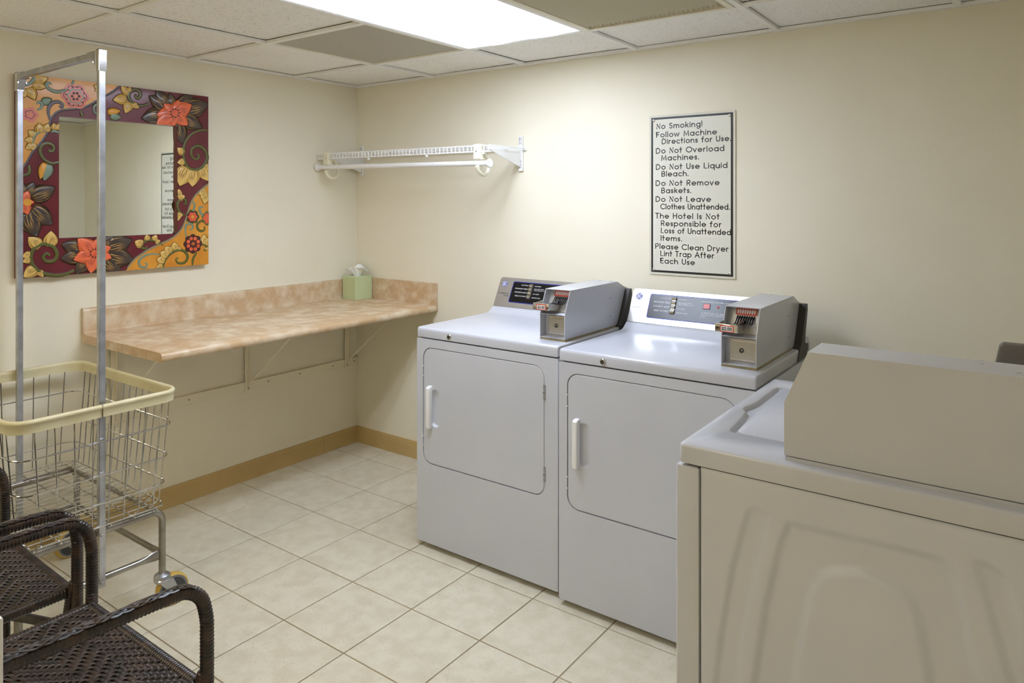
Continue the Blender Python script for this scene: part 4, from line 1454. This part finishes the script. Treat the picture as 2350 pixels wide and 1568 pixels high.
# ------------------------------------------------------------------ washer, seen from its side, front to the left
wx, wy0, wy1, wxr = 2.655, -1.45, -0.755, 3.335
t = thing('washer', 'white top loading washer in the right foreground, seen from its side', 'washer', ((wx+wxr)/2, (wy0+wy1)/2, 0))
B().box(wx+0.03, wxr, wy0+0.03, wy1, 0.025, 0.866).build('cabinet', M['white'], t, None)
fp = B()
fp.prism(rrect(wx-0.003, wx+0.049, wy0, wy1, (0.001, 0.006, 0.006, 0.001), 3), 'z', 0.025, 0.864, 0.003)
fp.build('front_panel', M['white'], t)
B().box(wx+0.02, wxr-0.01, wy0+0.012, wy1-0.01, 0.855, 0.872).build('seam', M['gap'], t, None)
B().box(wx+0.0480, wx+0.0535, wy0+0.012, wy0+0.02, 0.025, 0.864).build('seam', M['gap'], t, None)
# embossed side panel
def seg_side(px, py):
    fw = (-math.sin(0.6322), math.cos(0.6322)); rt = (math.cos(0.6322), math.sin(0.6322))
    px, py = 1500+px/1.941, 760+py/1.941
    a, c_ = (px-1175)/1654.4, (459.86-py)/1654.4
    k = (wy0-CAMP[1])/(fw[1]+rt[1]*a)
    return (CAMP[0]+k*(fw[0]+rt[0]*a), CAMP[2]+k*c_)


def poly_sd(p, poly):
    d = 1e9
    ins = False
    n = len(poly)
    for i in range(n):
        a, c_ = poly[i], poly[(i+1) % n]
        ex, ez = c_[0]-a[0], c_[1]-a[1]
        wx_, wz_ = p[0]-a[0], p[1]-a[1]
        q_ = max(0, min(1, (wx_*ex+wz_*ez)/(ex*ex+ez*ez+1e-12)))
        d = min(d, math.hypot(wx_-ex*q_, wz_-ez*q_))
        if (a[1] > p[1]) != (c_[1] > p[1]) and p[0] < (c_[0]-a[0])*(p[1]-a[1])/(c_[1]-a[1])+a[0]:
            ins = not ins
    return d if ins else -d


def sst(x):
    x = max(0, min(1, x))
    return x*x*(3-2*x)


def low(pts, zlow):
    return [seg_side(*p) for p in pts]


band = low([(420, 800), (455, 793), (505, 822), (440, 1100), (390, 1350), (360, 1600)], 0)
band += [(band[-1][0]-0.012, 0.12), (band[-1][0]-0.05, 0.12)] + low([(270, 1600), (300, 1350), (350, 1050)], 0)
big = low([(600, 862), (930, 935), (1285, 1022), (1330, 1090), (1380, 1280), (1440, 1600)], 0)
bigr = big[-1][0]
big += [(bigr+0.02, 0.10), (low([(440, 1600)], 0)[0][0]-0.02, 0.10)] + low([(440, 1600), (500, 1220), (560, 950)], 0)
inn = low([(735, 1095), (800, 1068), (920, 1075), (1060, 1130), (1150, 1215), (1195, 1330), (1235, 1600)], 0)
inn += [(inn[-1][0]+0.01, 0.16), (low([(615, 1600)], 0)[0][0]-0.01, 0.16)] + low([(615, 1600), (655, 1330), (690, 1180)], 0)
rgt = low([(1430, 1035), (1500, 1050), (1560, 1100), (1640, 1400), (1690, 1600)], 0)
rgt += [(rgt[-1][0]+0.02, 0.12), (rgt[-1][0]-0.05, 0.12)] + low([(1600, 1600), (1540, 1400), (1470, 1150)], 0)
NX, NZ = 130, 150
px0, px1, pz0, pz1 = wx+0.0525, wxr, 0.025, 0.8672
vv, ff = [], []
for j in range(NZ+1):
    z = pz0+(pz1-pz0)*j/NZ
    for i in range(NX+1):
        x = px0+(px1-px0)*i/NX
        y = wy0
        if not (x < px0+0.01 or z > 0.862):
            p = (x, z)
            y += 0.010*sst(poly_sd(p, big)/0.018+0.5)
            y -= 0.010*sst(poly_sd(p, inn)/0.022+0.5)
            y += 0.008*sst(poly_sd(p, band)/0.014+0.5)
            y += 0.008*sst(poly_sd(p, rgt)/0.016+0.5)
        e = min(x-px0, pz1-z)
        if e < 0.004:
            y += 0.004*(1-math.sqrt(max(0, 1-(1-e/0.004)**2)))
        vv.append((x, y, z))
for j in range(NZ):
    for i in range(NX):
        a = j*(NX+1)+i
        ff.append((a, a+1, a+NX+2, a+NX+1))
nb = len(vv)
for j in range(NZ+1):
    v = vv[j*(NX+1)]
    vv.append((v[0], wy0+0.025, v[2]))
for j in range(NZ):
    ff.append((j*(NX+1), (j+1)*(NX+1), nb+j+1, nb+j))
B().raw(vv, ff).build('side_panel', M['door_white'], t, 60)
# top with a lid opening
tb = bmesh.new()
tx0, tx1, ty0, ty1, tz0, tz1 = wx+0.004, wxr, wy0-0.001, wy1, 0.8705, 0.912
hole = [(2.742, -1.318), (2.722, -1.312), (2.715, -1.295), (2.706, -1.19), (2.698, -1.135), (2.684, -1.115), (2.681, -1.09), (2.688, -1.068), (2.692, -1.03), (2.690, -0.87), (2.694, -0.846), (2.712, -0.838), (3.20, -0.838), (3.20, -1.318)]
hole = [p for k, p in enumerate(hole)]
out = rrect(tx0+0.007, tx1-0.002, ty0+0.007, ty1-0.007, 0.004, 3)
e = []
def ring(pl, z):
    return [tb.verts.new((p[0], p[1], z)) for p in pl]
def sew(a, c_):
    n = len(a)
    for i in range(n):
        tb.faces.new((a[i], a[(i+1) % n], c_[(i+1) % n], c_[i]))
def edges(v):
    return [tb.edges.get((v[i], v[(i+1) % len(v)])) or tb.edges.new((v[i], v[(i+1) % len(v)])) for i in range(len(v))]
R1 = ring(out, tz1)
rings = [R1]
for k in range(1, 4):
    a = PI/2*k/3
    g = 0.007*math.sin(a)
    rings.append(ring(rrect(tx0+0.007-g, tx1-0.002, ty0+0.007-g, ty1-0.007+g, 0.004+g, 3), tz1-0.007*(1-math.cos(a))))
rings.append(ring(rrect(tx0, tx1-0.002, ty0, ty1, 0.011, 3), tz0))
for a, c_ in zip(rings, rings[1:]):
    sew(a, c_)
tb.faces.new(rings[-1])
cxh, cyh = 2.95, -1.08
def shrink(pl, d):
    o2 = []
    n = len(pl)
    for i in range(n):
        a, b_, c_ = pl[i-1], pl[i], pl[(i+1) % n]
        n1 = Vector((-(b_[1]-a[1]), b_[0]-a[0])).normalized()
        n2 = Vector((-(c_[1]-b_[1]), c_[0]-b_[0])).normalized()
        nn = (n1+n2)
        nn.normalize()
        s1 = Vector((cxh-b_[0], cyh-b_[1]))
        if nn.dot(s1) < 0:
            nn = -nn
        o2.append((b_[0]+nn.x*d, b_[1]+nn.y*d))
    return o2
H1 = ring(hole, tz1)
H2 = ring(shrink(hole, 0.004), tz1-0.003)
H3 = ring(shrink(hole, 0.010), tz1-0.012)
sew(H1, H2)
sew(H2, H3)
tb.faces.new(H3)
bmesh.ops.triangle_fill(tb, use_beauty=True, edges=edges(R1)+edges(H1))
bmesh.ops.recalc_face_normals(tb, faces=tb.faces[:])
bb = B()
bb.add(tb)
bb.build('top_panel', M['white'], t, 40)
lid = [(2.748, -1.305), (2.738, -1.300), (2.733, -1.288), (2.722, -1.13), (2.722, -1.05), (2.708, -0.875), (2.712, -0.862), (2.724, -0.855), (3.185, -0.855), (3.185, -1.305)]
bb = B()
bb.prism(lid, 'z', tz1-0.0125, tz1-0.001, 0.004, 2)
bb.build('lid', M['white'], t)
for x in (wx+0.06, wxr-0.06):
    for y in (wy0+0.06, wy1-0.06):
        B().lathe([(0.018, 0), (0.018, 0.008), (0.009, 0.01), (0.009, 0.026)], (x, y, 0.0005), (0, 0, 1), 12).build('foot', M['dark'], t)
mm = make_meter((2.874, -1.3655, 0.912), 'long white coin box seen from its side on top of the washer', -PI/2, 0.115, 1.14, 1.19, slide=False)
dk = thing('meter_box', 'dark grey metal box standing on the washer behind its white coin box', 'box', (3.33, -1.0, 0.912))
# small seam and screws on the washer's coin box top
T0 = 0.912+0.187*1.19
B().box(3.111, 3.1125, -1.423, -1.308, T0-0.001, T0+0.0006).build('seam', M['gap'], mm, None)
for x, y in ((3.206, -1.345), (3.262, -1.385)):
    B().lathe([(0.0045, 0), (0.004, 0.001), (0.002, 0.0015)], (x, y, T0), (0, 0, 1), 10).build('screw', M['steel'], mm)
bb = B()
bb.prism([(3.180, 0.9125), (3.219, 1.116), (3.226, 1.122), (3.5, 1.122), (3.5, 0.9125)], 'y', -1.02, -0.975, 0.008, 2)
bb.build('housing', M['darkbox'], dk)
B().lathe([(0.0045, 0), (0.004, 0.003), (0.001, 0.004)], (3.2045, -1.0, 1.062), (-1, 0, 0.2), 10).build('screw', M['steel'], dk)

# ------------------------------------------------------------------ laundry cart with hanger frame
t = thing('laundry_cart', 'wire laundry cart with cream rim and a tall square hanger frame', 'laundry cart', (0.46, -1.82, 0))
fx0, fx1, fy0, fy1 = 0.125, 0.793, -2.048, -1.604


def uframe(x):
    r = 0.035
    zt = 0.345
    pts = [(x, fy1, 0.115), (x, fy1, zt-r)]
    pts += [(x, fy1-r+r*math.cos(a), zt-r+r*math.sin(a)) for a in [PI/2*k/5 for k in range(1, 6)]]
    pts += [(x, fy0+r+r*math.cos(a), zt-r+r*math.sin(a)) for a in [PI/2+PI/2*k/5 for k in range(0, 6)]]
    pts += [(x, fy0, 0.115)]
    B().tube(pts, 0.0115, 12).build('end_tube', M['tube_steel'], t)


uframe(fx1)
uframe(fx0)
for y in (fy0+0.02, fy1-0.02):
    B().tube([(fx0, y, 0.347), (fx1, y, 0.347)], 0.009, 10).build('side_rail', M['tube_steel'], t)


def stretch(a, c_):
    a, c_ = Vector(a), Vector(c_)
    d = (c_-a)
    bb = B()
    n = 24
    pts = [a+d*(k/n) for k in range(n+1)]
    L_ = d.length
    tbm = []
    up = Vector((0, 0, 1))
    side = d.normalized().cross(up)
    vv_, ff_ = [], []
    for k, p in enumerate(pts):
        s_ = min(k, n-k)/n*L_
        q_ = sst(s_/0.07)
        hh, ww = 0.017*(1-q_)+0.0105*q_, 0.003*(1-q_)+0.0105*q_
        for m_ in range(12):
            an = 2*PI*m_/12
            vv_.append(p+up*hh*math.cos(an)+side*ww*math.sin(an))
    for k in range(n):
        for m_ in range(12):
            ff_.append((k*12+m_, k*12+(m_+1) % 12, (k+1)*12+(m_+1) % 12, (k+1)*12+m_))
    ff_.append(tuple(range(11, -1, -1)))
    ff_.append(tuple(n*12+m_ for m_ in range(12)))
    bb.raw(vv_, ff_)
    bmesh.ops.recalc_face_normals(bb.bm, faces=bb.bm.faces[:])
    bb.build('stretcher', M['tube_steel'], t)


zs = 0.19
stretch((fx1, fy0+0.011, zs), (fx1, fy1-0.011, zs))
stretch((fx0, fy0+0.011, zs), (fx0, fy1-0.011, zs))
stretch((fx0+0.011, fy1, zs), (fx1-0.011, fy1, zs))
stretch((fx0+0.011, fy0, zs), (fx1-0.011, fy0, zs))

# casters
def caster(x, y, ang):
    ca = B()
    c_ = Vector((x, y, 0))
    dv = Vector((math.cos(ang), math.sin(ang), 0))
    ax = Vector((-dv.y, dv.x, 0))
    ca.lathe([(0.009, 0.125), (0.018, 0.123), (0.026, 0.117), (0.028, 0.110), (0.025, 0.106), (0.028, 0.102), (0.026, 0.094), (0.010, 0.092)], (x, y, 0), (0, 0, 1), 24)
    wc = c_+dv*0.034+Vector((0, 0, 0.055))
    for s_ in (-1, 1):
        p = [c_+dv*-0.018+Vector((0, 0, 0.1)), c_+dv*0.03+Vector((0, 0, 0.103)), wc+dv*0.016+Vector((0, 0, 0.0)), wc+dv*0.004+Vector((0, 0, -0.014)), wc+dv*-0.012+Vector((0, 0, -0.006))]
        off = ax*(0.0205*s_)
        ca.raw([q_+off for q_ in p]+[q_+off*0.85 for q_ in p], [(0, 1, 2, 3, 4), (9, 8, 7, 6, 5)]+[(i, (i+1) % 5, 5+(i+1) % 5, 5+i) for i in range(5)])
    cast = ca.build('caster', M['steel'], t)
    B().lathe([(0.0480, -0.0135), (0.0505, -0.0150), (0.0535, -0.0125), (0.0555, -0.006), (0.0555, 0.006), (0.0535, 0.0125), (0.0505, 0.0150), (0.0480, 0.0135)], wc, ax, 36).build('tread', M['tyre'], cast)
    B().lathe([(0.041, -0.0142), (0.0440, -0.0156), (0.0488, -0.0152), (0.0488, 0.0152), (0.0440, 0.0156), (0.041, 0.0142)], wc, ax, 36).build('wheel_ring', M['hubring'], cast)
    B().lathe([(0.012, -0.0185), (0.020, -0.0182), (0.026, -0.0160), (0.036, -0.0152), (0.0425, -0.0152), (0.0425, 0.0152), (0.036, 0.0152), (0.026, 0.0160), (0.020, 0.0182), (0.012, 0.0185)], wc, ax, 32).build('wheel', M['hub'], cast)
    bl = B()
    bl.lathe([(0.007, -0.025), (0.009, -0.021), (0.009, 0.021), (0.007, 0.025)], wc, ax, 6)
    bl.build('axle_bolt', M['steel'], cast)


caster(fx1, fy1, math.radians(84))
caster(fx1, fy0, math.radians(70))
caster(fx0, fy1, math.radians(-80))
caster(fx0, fy0, math.radians(15))

# basket
RT, RB = 0.765, 0.372
top = (0.085, 0.850, -2.084, -1.576)
bot = (0.095, 0.829, -2.046, -1.608)


def rect_at(z):
    k = (z-RB)/(RT-RB)
    return tuple(b_+(a-b_)*k for a, b_ in zip(top, bot))


def loop_at(z, r=0.05, n=6):
    q_ = rect_at(z)
    return [(p[0], p[1], z) for p in rrect(q_[0], q_[1], q_[2], q_[3], r, n)]


rim_prof = [(-0.004, -0.027), (0.005, -0.027), (0.0055, -0.002), (0.009, 0.002), (0.009, 0.008), (0.005, 0.0125), (-0.001, 0.013), (-0.005, 0.009), (-0.0055, 0.0), (-0.004, -0.004)]
path = loop_at(RT, 0.055, 8)
# densify the straight parts is unnecessary: profile swept around the closed loop
bb = B()
vv, ff = [], []
n = len(path)
for i in range(n):
    p = Vector(path[i])
    d = (Vector(path[(i+1) % n])-Vector(path[i-1])).normalized()
    nr = Vector((d.y, -d.x, 0))
    for a, c_ in rim_prof:
        vv.append(p+nr*a+Vector((0, 0, c_)))
m_ = len(rim_prof)
for i in range(n):
    for k in range(m_):
        ff.append((i*m_+k, i*m_+(k+1) % m_, ((i+1) % n)*m_+(k+1) % m_, ((i+1) % n)*m_+k))
bb.raw(vv, ff)
bmesh.ops.recalc_face_normals(bb.bm, faces=bb.bm.faces[:])
rim = bb.build('basket_rim', M['rim'], t, 50)
q_ = rect_at(RT)
B().box(q_[1]-0.0065, q_[1]+0.0094, -1.8330, -1.8322, RT-0.0273, RT+0.0132).build('rim_joint', M['outline'], rim, None)
for z in (0.655, 0.545, 0.452, 0.376):
    B().tube(loop_at(z, 0.045, 5), 0.0031, 6, closed=True).build('wire', M['chrome'], t)


def vwire(f):
    """f(z) -> point on the basket side; the wire turns in under the floor at its foot"""
    a, c_ = Vector(f(RT-0.005)), Vector(f(RB+0.02))
    i_ = Vector(((bot[0]+bot[1])/2, (bot[2]+bot[3])/2, 0))
    d = i_-c_
    return a, c_


def side_wire(axis, side, u):
    def pt(z):
        q_ = rect_at(z)
        if axis == 'x':          # end walls
            x = q_[1] if side else q_[0]
            return (x, q_[2]+(q_[3]-q_[2])*u, z)
        y = q_[3] if side else q_[2]
        return (q_[0]+(q_[1]-q_[0])*u, y, z)
    a, c_ = Vector(pt(RT-0.01)), Vector(pt(RB+0.015))
    inw = Vector((-1 if side else 1, 0, 0)) if axis == 'x' else Vector((0, -1 if side else 1, 0))
    pts = [a, c_, c_+inw*0.006+Vector((0, 0, -0.010)), c_+inw*0.026+Vector((0, 0, -0.0145))]
    B().tube(pts, 0.0021, 6).build('wire', M['chrome'], t)


for k in range(8):
    for s_ in (0, 1):
        side_wire('x', s_, 0.11+0.78*k/7)
for k in range(15):
    for s_ in (0, 1):
        side_wire('y', s_, 0.07+0.86*k/14)
for k in range(19):
    x = bot[0]+0.02+(bot[1]-bot[0]-0.04)*k/18
    B().tube([(x, bot[2]+0.004, RB-0.004), (x, bot[3]-0.004, RB-0.004)], 0.0021, 6).build('wire', M['chrome'], t)
for k in range(6):
    y = bot[2]+0.03+(bot[3]-bot[2]-0.06)*k/5
    B().tube([(bot[0]+0.004, y, RB-0.008), (bot[1]-0.004, y, RB-0.008)], 0.0024, 6).build('wire', M['chrome'], t)

# hanger frame
py = -1.8185
nx, fx = 0.815, 0.110
pys = {nx: -1.8185, fx: -1.8040}      # the hanger frame stands slightly askew
ZT = 1.925
for x, z0 in ((nx, 0.172), (fx, 0.172)):
    py = pys[x]
    pb = B()
    pb.box(x-0.010, x+0.010, py-0.010, py+0.010, z0, ZT, 0.0015, 1)
    pole = pb.build('upright', M['steel'], t, 30)
    sx = 1 if x == nx else -1
    for z in (0.19, 0.345):
        B().lathe([(0.0075, 0), (0.0075, 0.004), (0.006, 0.0055)], (x+0.010*sx, py, z), (sx, 0, 0), 6).build('bolt', M['steel'], pole)
    B().box(x-0.0125, x+0.0125, py-0.0125, py+0.0125, ZT-0.066, ZT+0.004, 0.001, 1).build('corner_sleeve', M['chrome'], pole, 30)
    B().box(x-0.0115, x+0.0115, py-0.0115, py+0.0115, ZT+0.004, ZT+0.0055).build('end_cap', M['dark'], pole, None)
    B().prism([(x-sx*0.0125, ZT-0.062), (x-sx*0.0125, ZT+0.002), (x-sx*0.075, ZT+0.002), (x-sx*0.075, ZT-0.02), (x-sx*0.03, ZT-0.024)], 'y', py-0.0125, py+0.0125, 0.0005, 1).build('gusset', M['steel'], pole, 30)
    for s_ in (-1, 1):
        B().lathe([(0.006, 0), (0.006, 0.003), (0.004, 0.005)], (x-sx*0.024, py+s_*0.0125, ZT-0.036), (0, s_, 0), 6).build('bolt', M['chrome'], pole)
bb = B()
bb.box(fx+0.014, nx-0.014, -0.010, 0.010, ZT-0.019, ZT+0.001, 0.0015, 1)
for v in bb.bm.verts:
    v.co.y += pys[fx]+(pys[nx]-pys[fx])*(v.co.x-fx)/(nx-fx)
bb.build('crossbar', M['steel'], t, 30)

# ------------------------------------------------------------------ wicker chairs (local: front legs at y = 0, chair faces +y, seat centre at x = 0)
def make_chair(loc, label):
    t = thing('wicker_chair', label, 'chair', loc, 'dark brown wicker armchairs')
    o_ = Vector(loc)
    class K(B):
        def build(s, name, m, parent=t, smooth=60, **k):
            bmesh.ops.translate(s.bm, verts=s.bm.verts[:], vec=o_)
            return B.build(s, name, m, parent, smooth, **k)

    def resample(P, step):
        P = [Vector(p) for p in P]
        out = [P[0]]
        acc = 0
        for a, c_ in zip(P, P[1:]):
            L_ = (c_-a).length
            d = step-acc
            while d <= L_:
                out.append(a+(c_-a)*(d/L_))
                d += step
            acc = L_-(d-step)
        return out

    def wrapped(P, r, name, m=M['wicker_arm'], pitch=0.0078, n=12, rx=1.0, parent=t):
        """tube with one rounded bead per wrap"""
        Q = resample(P, pitch/4)
        bb = K()
        prof_ = [0.87, 0.985, 1.03, 0.985]
        cnt = len(Q)
        bb.tube(Q, r, n, rf=lambda u: prof_[int(round(u*(cnt-1))) % 4], flat=(1, rx), up=(1, 0, 0.01))
        return bb.build(name, m, parent, 80)

    hw = 0.262
    zs, za = 0.425, 0.638
    for s_ in (-1, 1):
        x = hw*s_
        leg = [(x, 0.0, 0.0), (x, 0.0, za-0.085)]
        bend = crom([(x, 0.0, za-0.085), (x, -0.012, za-0.035), (x, -0.045, za-0.006), (x, -0.09, za)], 6)
        arm_ = crom([(x, -0.09, za), (x*0.995, -0.24, za+0.004), (x*0.985, -0.40, za+0.012), (x*0.97, -0.53, za+0.03)], 6)
        full = leg+bend[1:]+arm_[1:]
        ar = wrapped(full, 0.0142, 'arm')
        # flat plaited top strip: three strands that cross
        top_ = resample(bend[10:]+arm_[1:], 0.004)
        for k in range(4):
            pp = []
            for i, p in enumerate(top_):
                u = i/3.6+k*PI/2
                pp.append(p+Vector((0.0085*math.sin(u), 0, 0.0130+0.0010*math.cos(2*u))))
            bb = K()
            bb.tube(pp, 0.0031, 6, flat=(0.55, 1.35), up=(0, 0, 1))
            bb.build('plait_strand', M['wicker'], ar)
        rear = crom([(x*0.93, -0.555, 0.0), (x*0.95, -0.535, 0.3), (x*0.96, -0.53, 0.5), (x*0.97, -0.555, 0.75), (x*0.94, -0.60, 0.90)], 6)
        wrapped(rear, 0.0165, 'rear_leg')
        # inner post beside the arm's leg that carries the seat
        wrapped([(x-0.026*s_, -0.016, 0.34), (x-0.016*s_, -0.012, 0.40), (x-0.006*s_, -0.006, 0.445)], 0.011, 'seat_post')
        wrapped([(x-0.02*s_, -0.02, zs-0.008), (x-0.02*s_, -0.52, zs-0.014)], 0.0145, 'seat_edge')
    wrapped([(-hw+0.02, -0.012, zs-0.008), (hw-0.02, -0.012, zs-0.008)], 0.0145, 'seat_edge')
    wrapped([(-hw+0.02, -0.52, zs-0.014), (hw-0.02, -0.52, zs-0.014)], 0.0145, 'seat_edge')
    wrapped([(-hw, 0.0, 0.172), (-hw*0.2, -0.0, 0.235), (hw*0.5, 0.0, 0.285), (hw-0.03, -0.01, 0.335)], 0.0125, 'brace')
    wrapped([(-hw*0.95, -0.52, 0.2), (hw*0.95, -0.52, 0.2)], 0.0125, 'brace')
    # seat: dark board with a woven top of separate strands
    K().box(-hw+0.02, hw-0.02, -0.52, -0.012, zs-0.014, zs-0.004).build('seat', M['dark'], smooth=None)
    X0, X1, YA, YB = -hw+0.018, hw-0.018, -0.515, -0.010
    row, colp = 0.0090, 0.0106
    nr, nc = int((YB-YA)/row), int((X1-X0)/colp)
    vx, fx_ = [], []
    vt, ft = [], []

    def strip(V, Fc, a, c_, wdt, zlo, zhi, across, ns=5):
        base = len(V)
        for i in range(ns+1):
            u = i/ns
            p = a+(c_-a)*u
            z = zlo+(zhi-zlo)*math.sin(PI*u)**0.7
            for q_, dz in ((-1, -0.0018), (0, 0.0), (1, -0.0018)):
                V.append((p.x+across.x*wdt*q_, p.y+across.y*wdt*q_, z+dz))
        for i in range(ns):
            for k in range(2):
                b0_ = base+i*3+k
                Fc.append((b0_, b0_+1, b0_+4, b0_+3))
    for r in range(nr+1):
        y = YA+r*row
        ph = r % 16
        sh = (ph if ph < 8 else 16-ph)
        c = -(4-sh % 4)
        while c < nc:
            xa, xb = X0+(c+0.1)*colp, X0+(c+3.4)*colp
            if xb > X0+0.004 and xa < X1-0.004:
                strip(vx, fx_, Vector((max(xa, X0), y-0.0014)), Vector((min(xb, X1), y+0.0014)), row*0.49, zs-0.0022, zs+0.0022, Vector((0, 1)))
            xt = X0+(c+3.72)*colp
            if X0 < xt < X1:
                for d in (-0.0019, 0.0019):
                    strip(vt, ft, Vector((xt+d, y-row*0.95)), Vector((xt+d, y+row*0.95)), 0.0013, zs-0.001, zs+0.0030, Vector((1, 0)), 4)
            c += 4
    bb = K()
    bb.raw(vx, fx_)
    bb.build('seat_weave', M['wicker'], kind='stuff')
    bb = K()
    bb.raw(vt, ft)
    bb.build('seat_weave_ties', M['wicker_thin'], kind='stuff')
    # backrest: woven panel between the rear legs
    bb = K()
    vb, fb = [], []
    for r in range(34):
        z = 0.47+r*0.0125
        yb = -0.535-0.07*((z-0.45)/0.45)**1.4
        c = -(r*1 % 4)
        while c < 38:
            xa, xb = -0.235+(c+0.1)*0.0124, -0.235+(c+3.4)*0.0124
            if xb > -0.232 and xa < 0.232:
                xa, xb = max(xa, -0.238), min(xb, 0.238)
                base = len(vb)
                for i in range(5):
                    u = i/4
                    for q_ in (-1, 0, 1):
                        vb.append((xa+(xb-xa)*u, yb+0.004*math.sin(PI*u)-0.0015*abs(q_), z+0.0058*q_))
                for i in range(4):
                    for k in range(2):
                        b0_ = base+i*3+k
                        fb.append((b0_, b0_+1, b0_+4, b0_+3))
            c += 4
    bb.raw(vb, fb)
    bb.build('back_weave', M['wicker'], kind='stuff')
    pv = [(-0.24, -0.54, 0.46), (0.24, -0.54, 0.46), (0.24, -0.607, 0.9), (-0.24, -0.607, 0.9)]
    K().raw(pv+[(a, c_-0.008, z) for a, c_, z in pv], [(0, 1, 2, 3), (7, 6, 5, 4), (0, 4, 5, 1), (1, 5, 6, 2), (2, 6, 7, 3), (3, 7, 4, 0)]).build('backrest', M['dark'], smooth=None)
    wrapped([(-hw*0.94, -0.60, 0.90), (0, -0.612, 0.915), (hw*0.94, -0.60, 0.90)], 0.0165, 'top_rail')
    return t


ch = make_chair((1.616, -2.082, 0), 'dark brown wicker armchair in the left foreground, nearest the viewer')
dup(ch, (1.008, -2.074, 0), 'dark brown wicker armchair beside the laundry cart, cut off by the left edge', math.radians(-1.6))

# pale panel whose edge shows at the lower left corner
t = thing('folded_panel', 'pale grey upright panel cut off at the lower left corner', 'panel', (1.975, -2.52, 0))
B().box(1.93, 2.0265, -2.545, -2.50, 0.0005, 0.806, 0.005, 2).build('panel', M['plastic'], t)
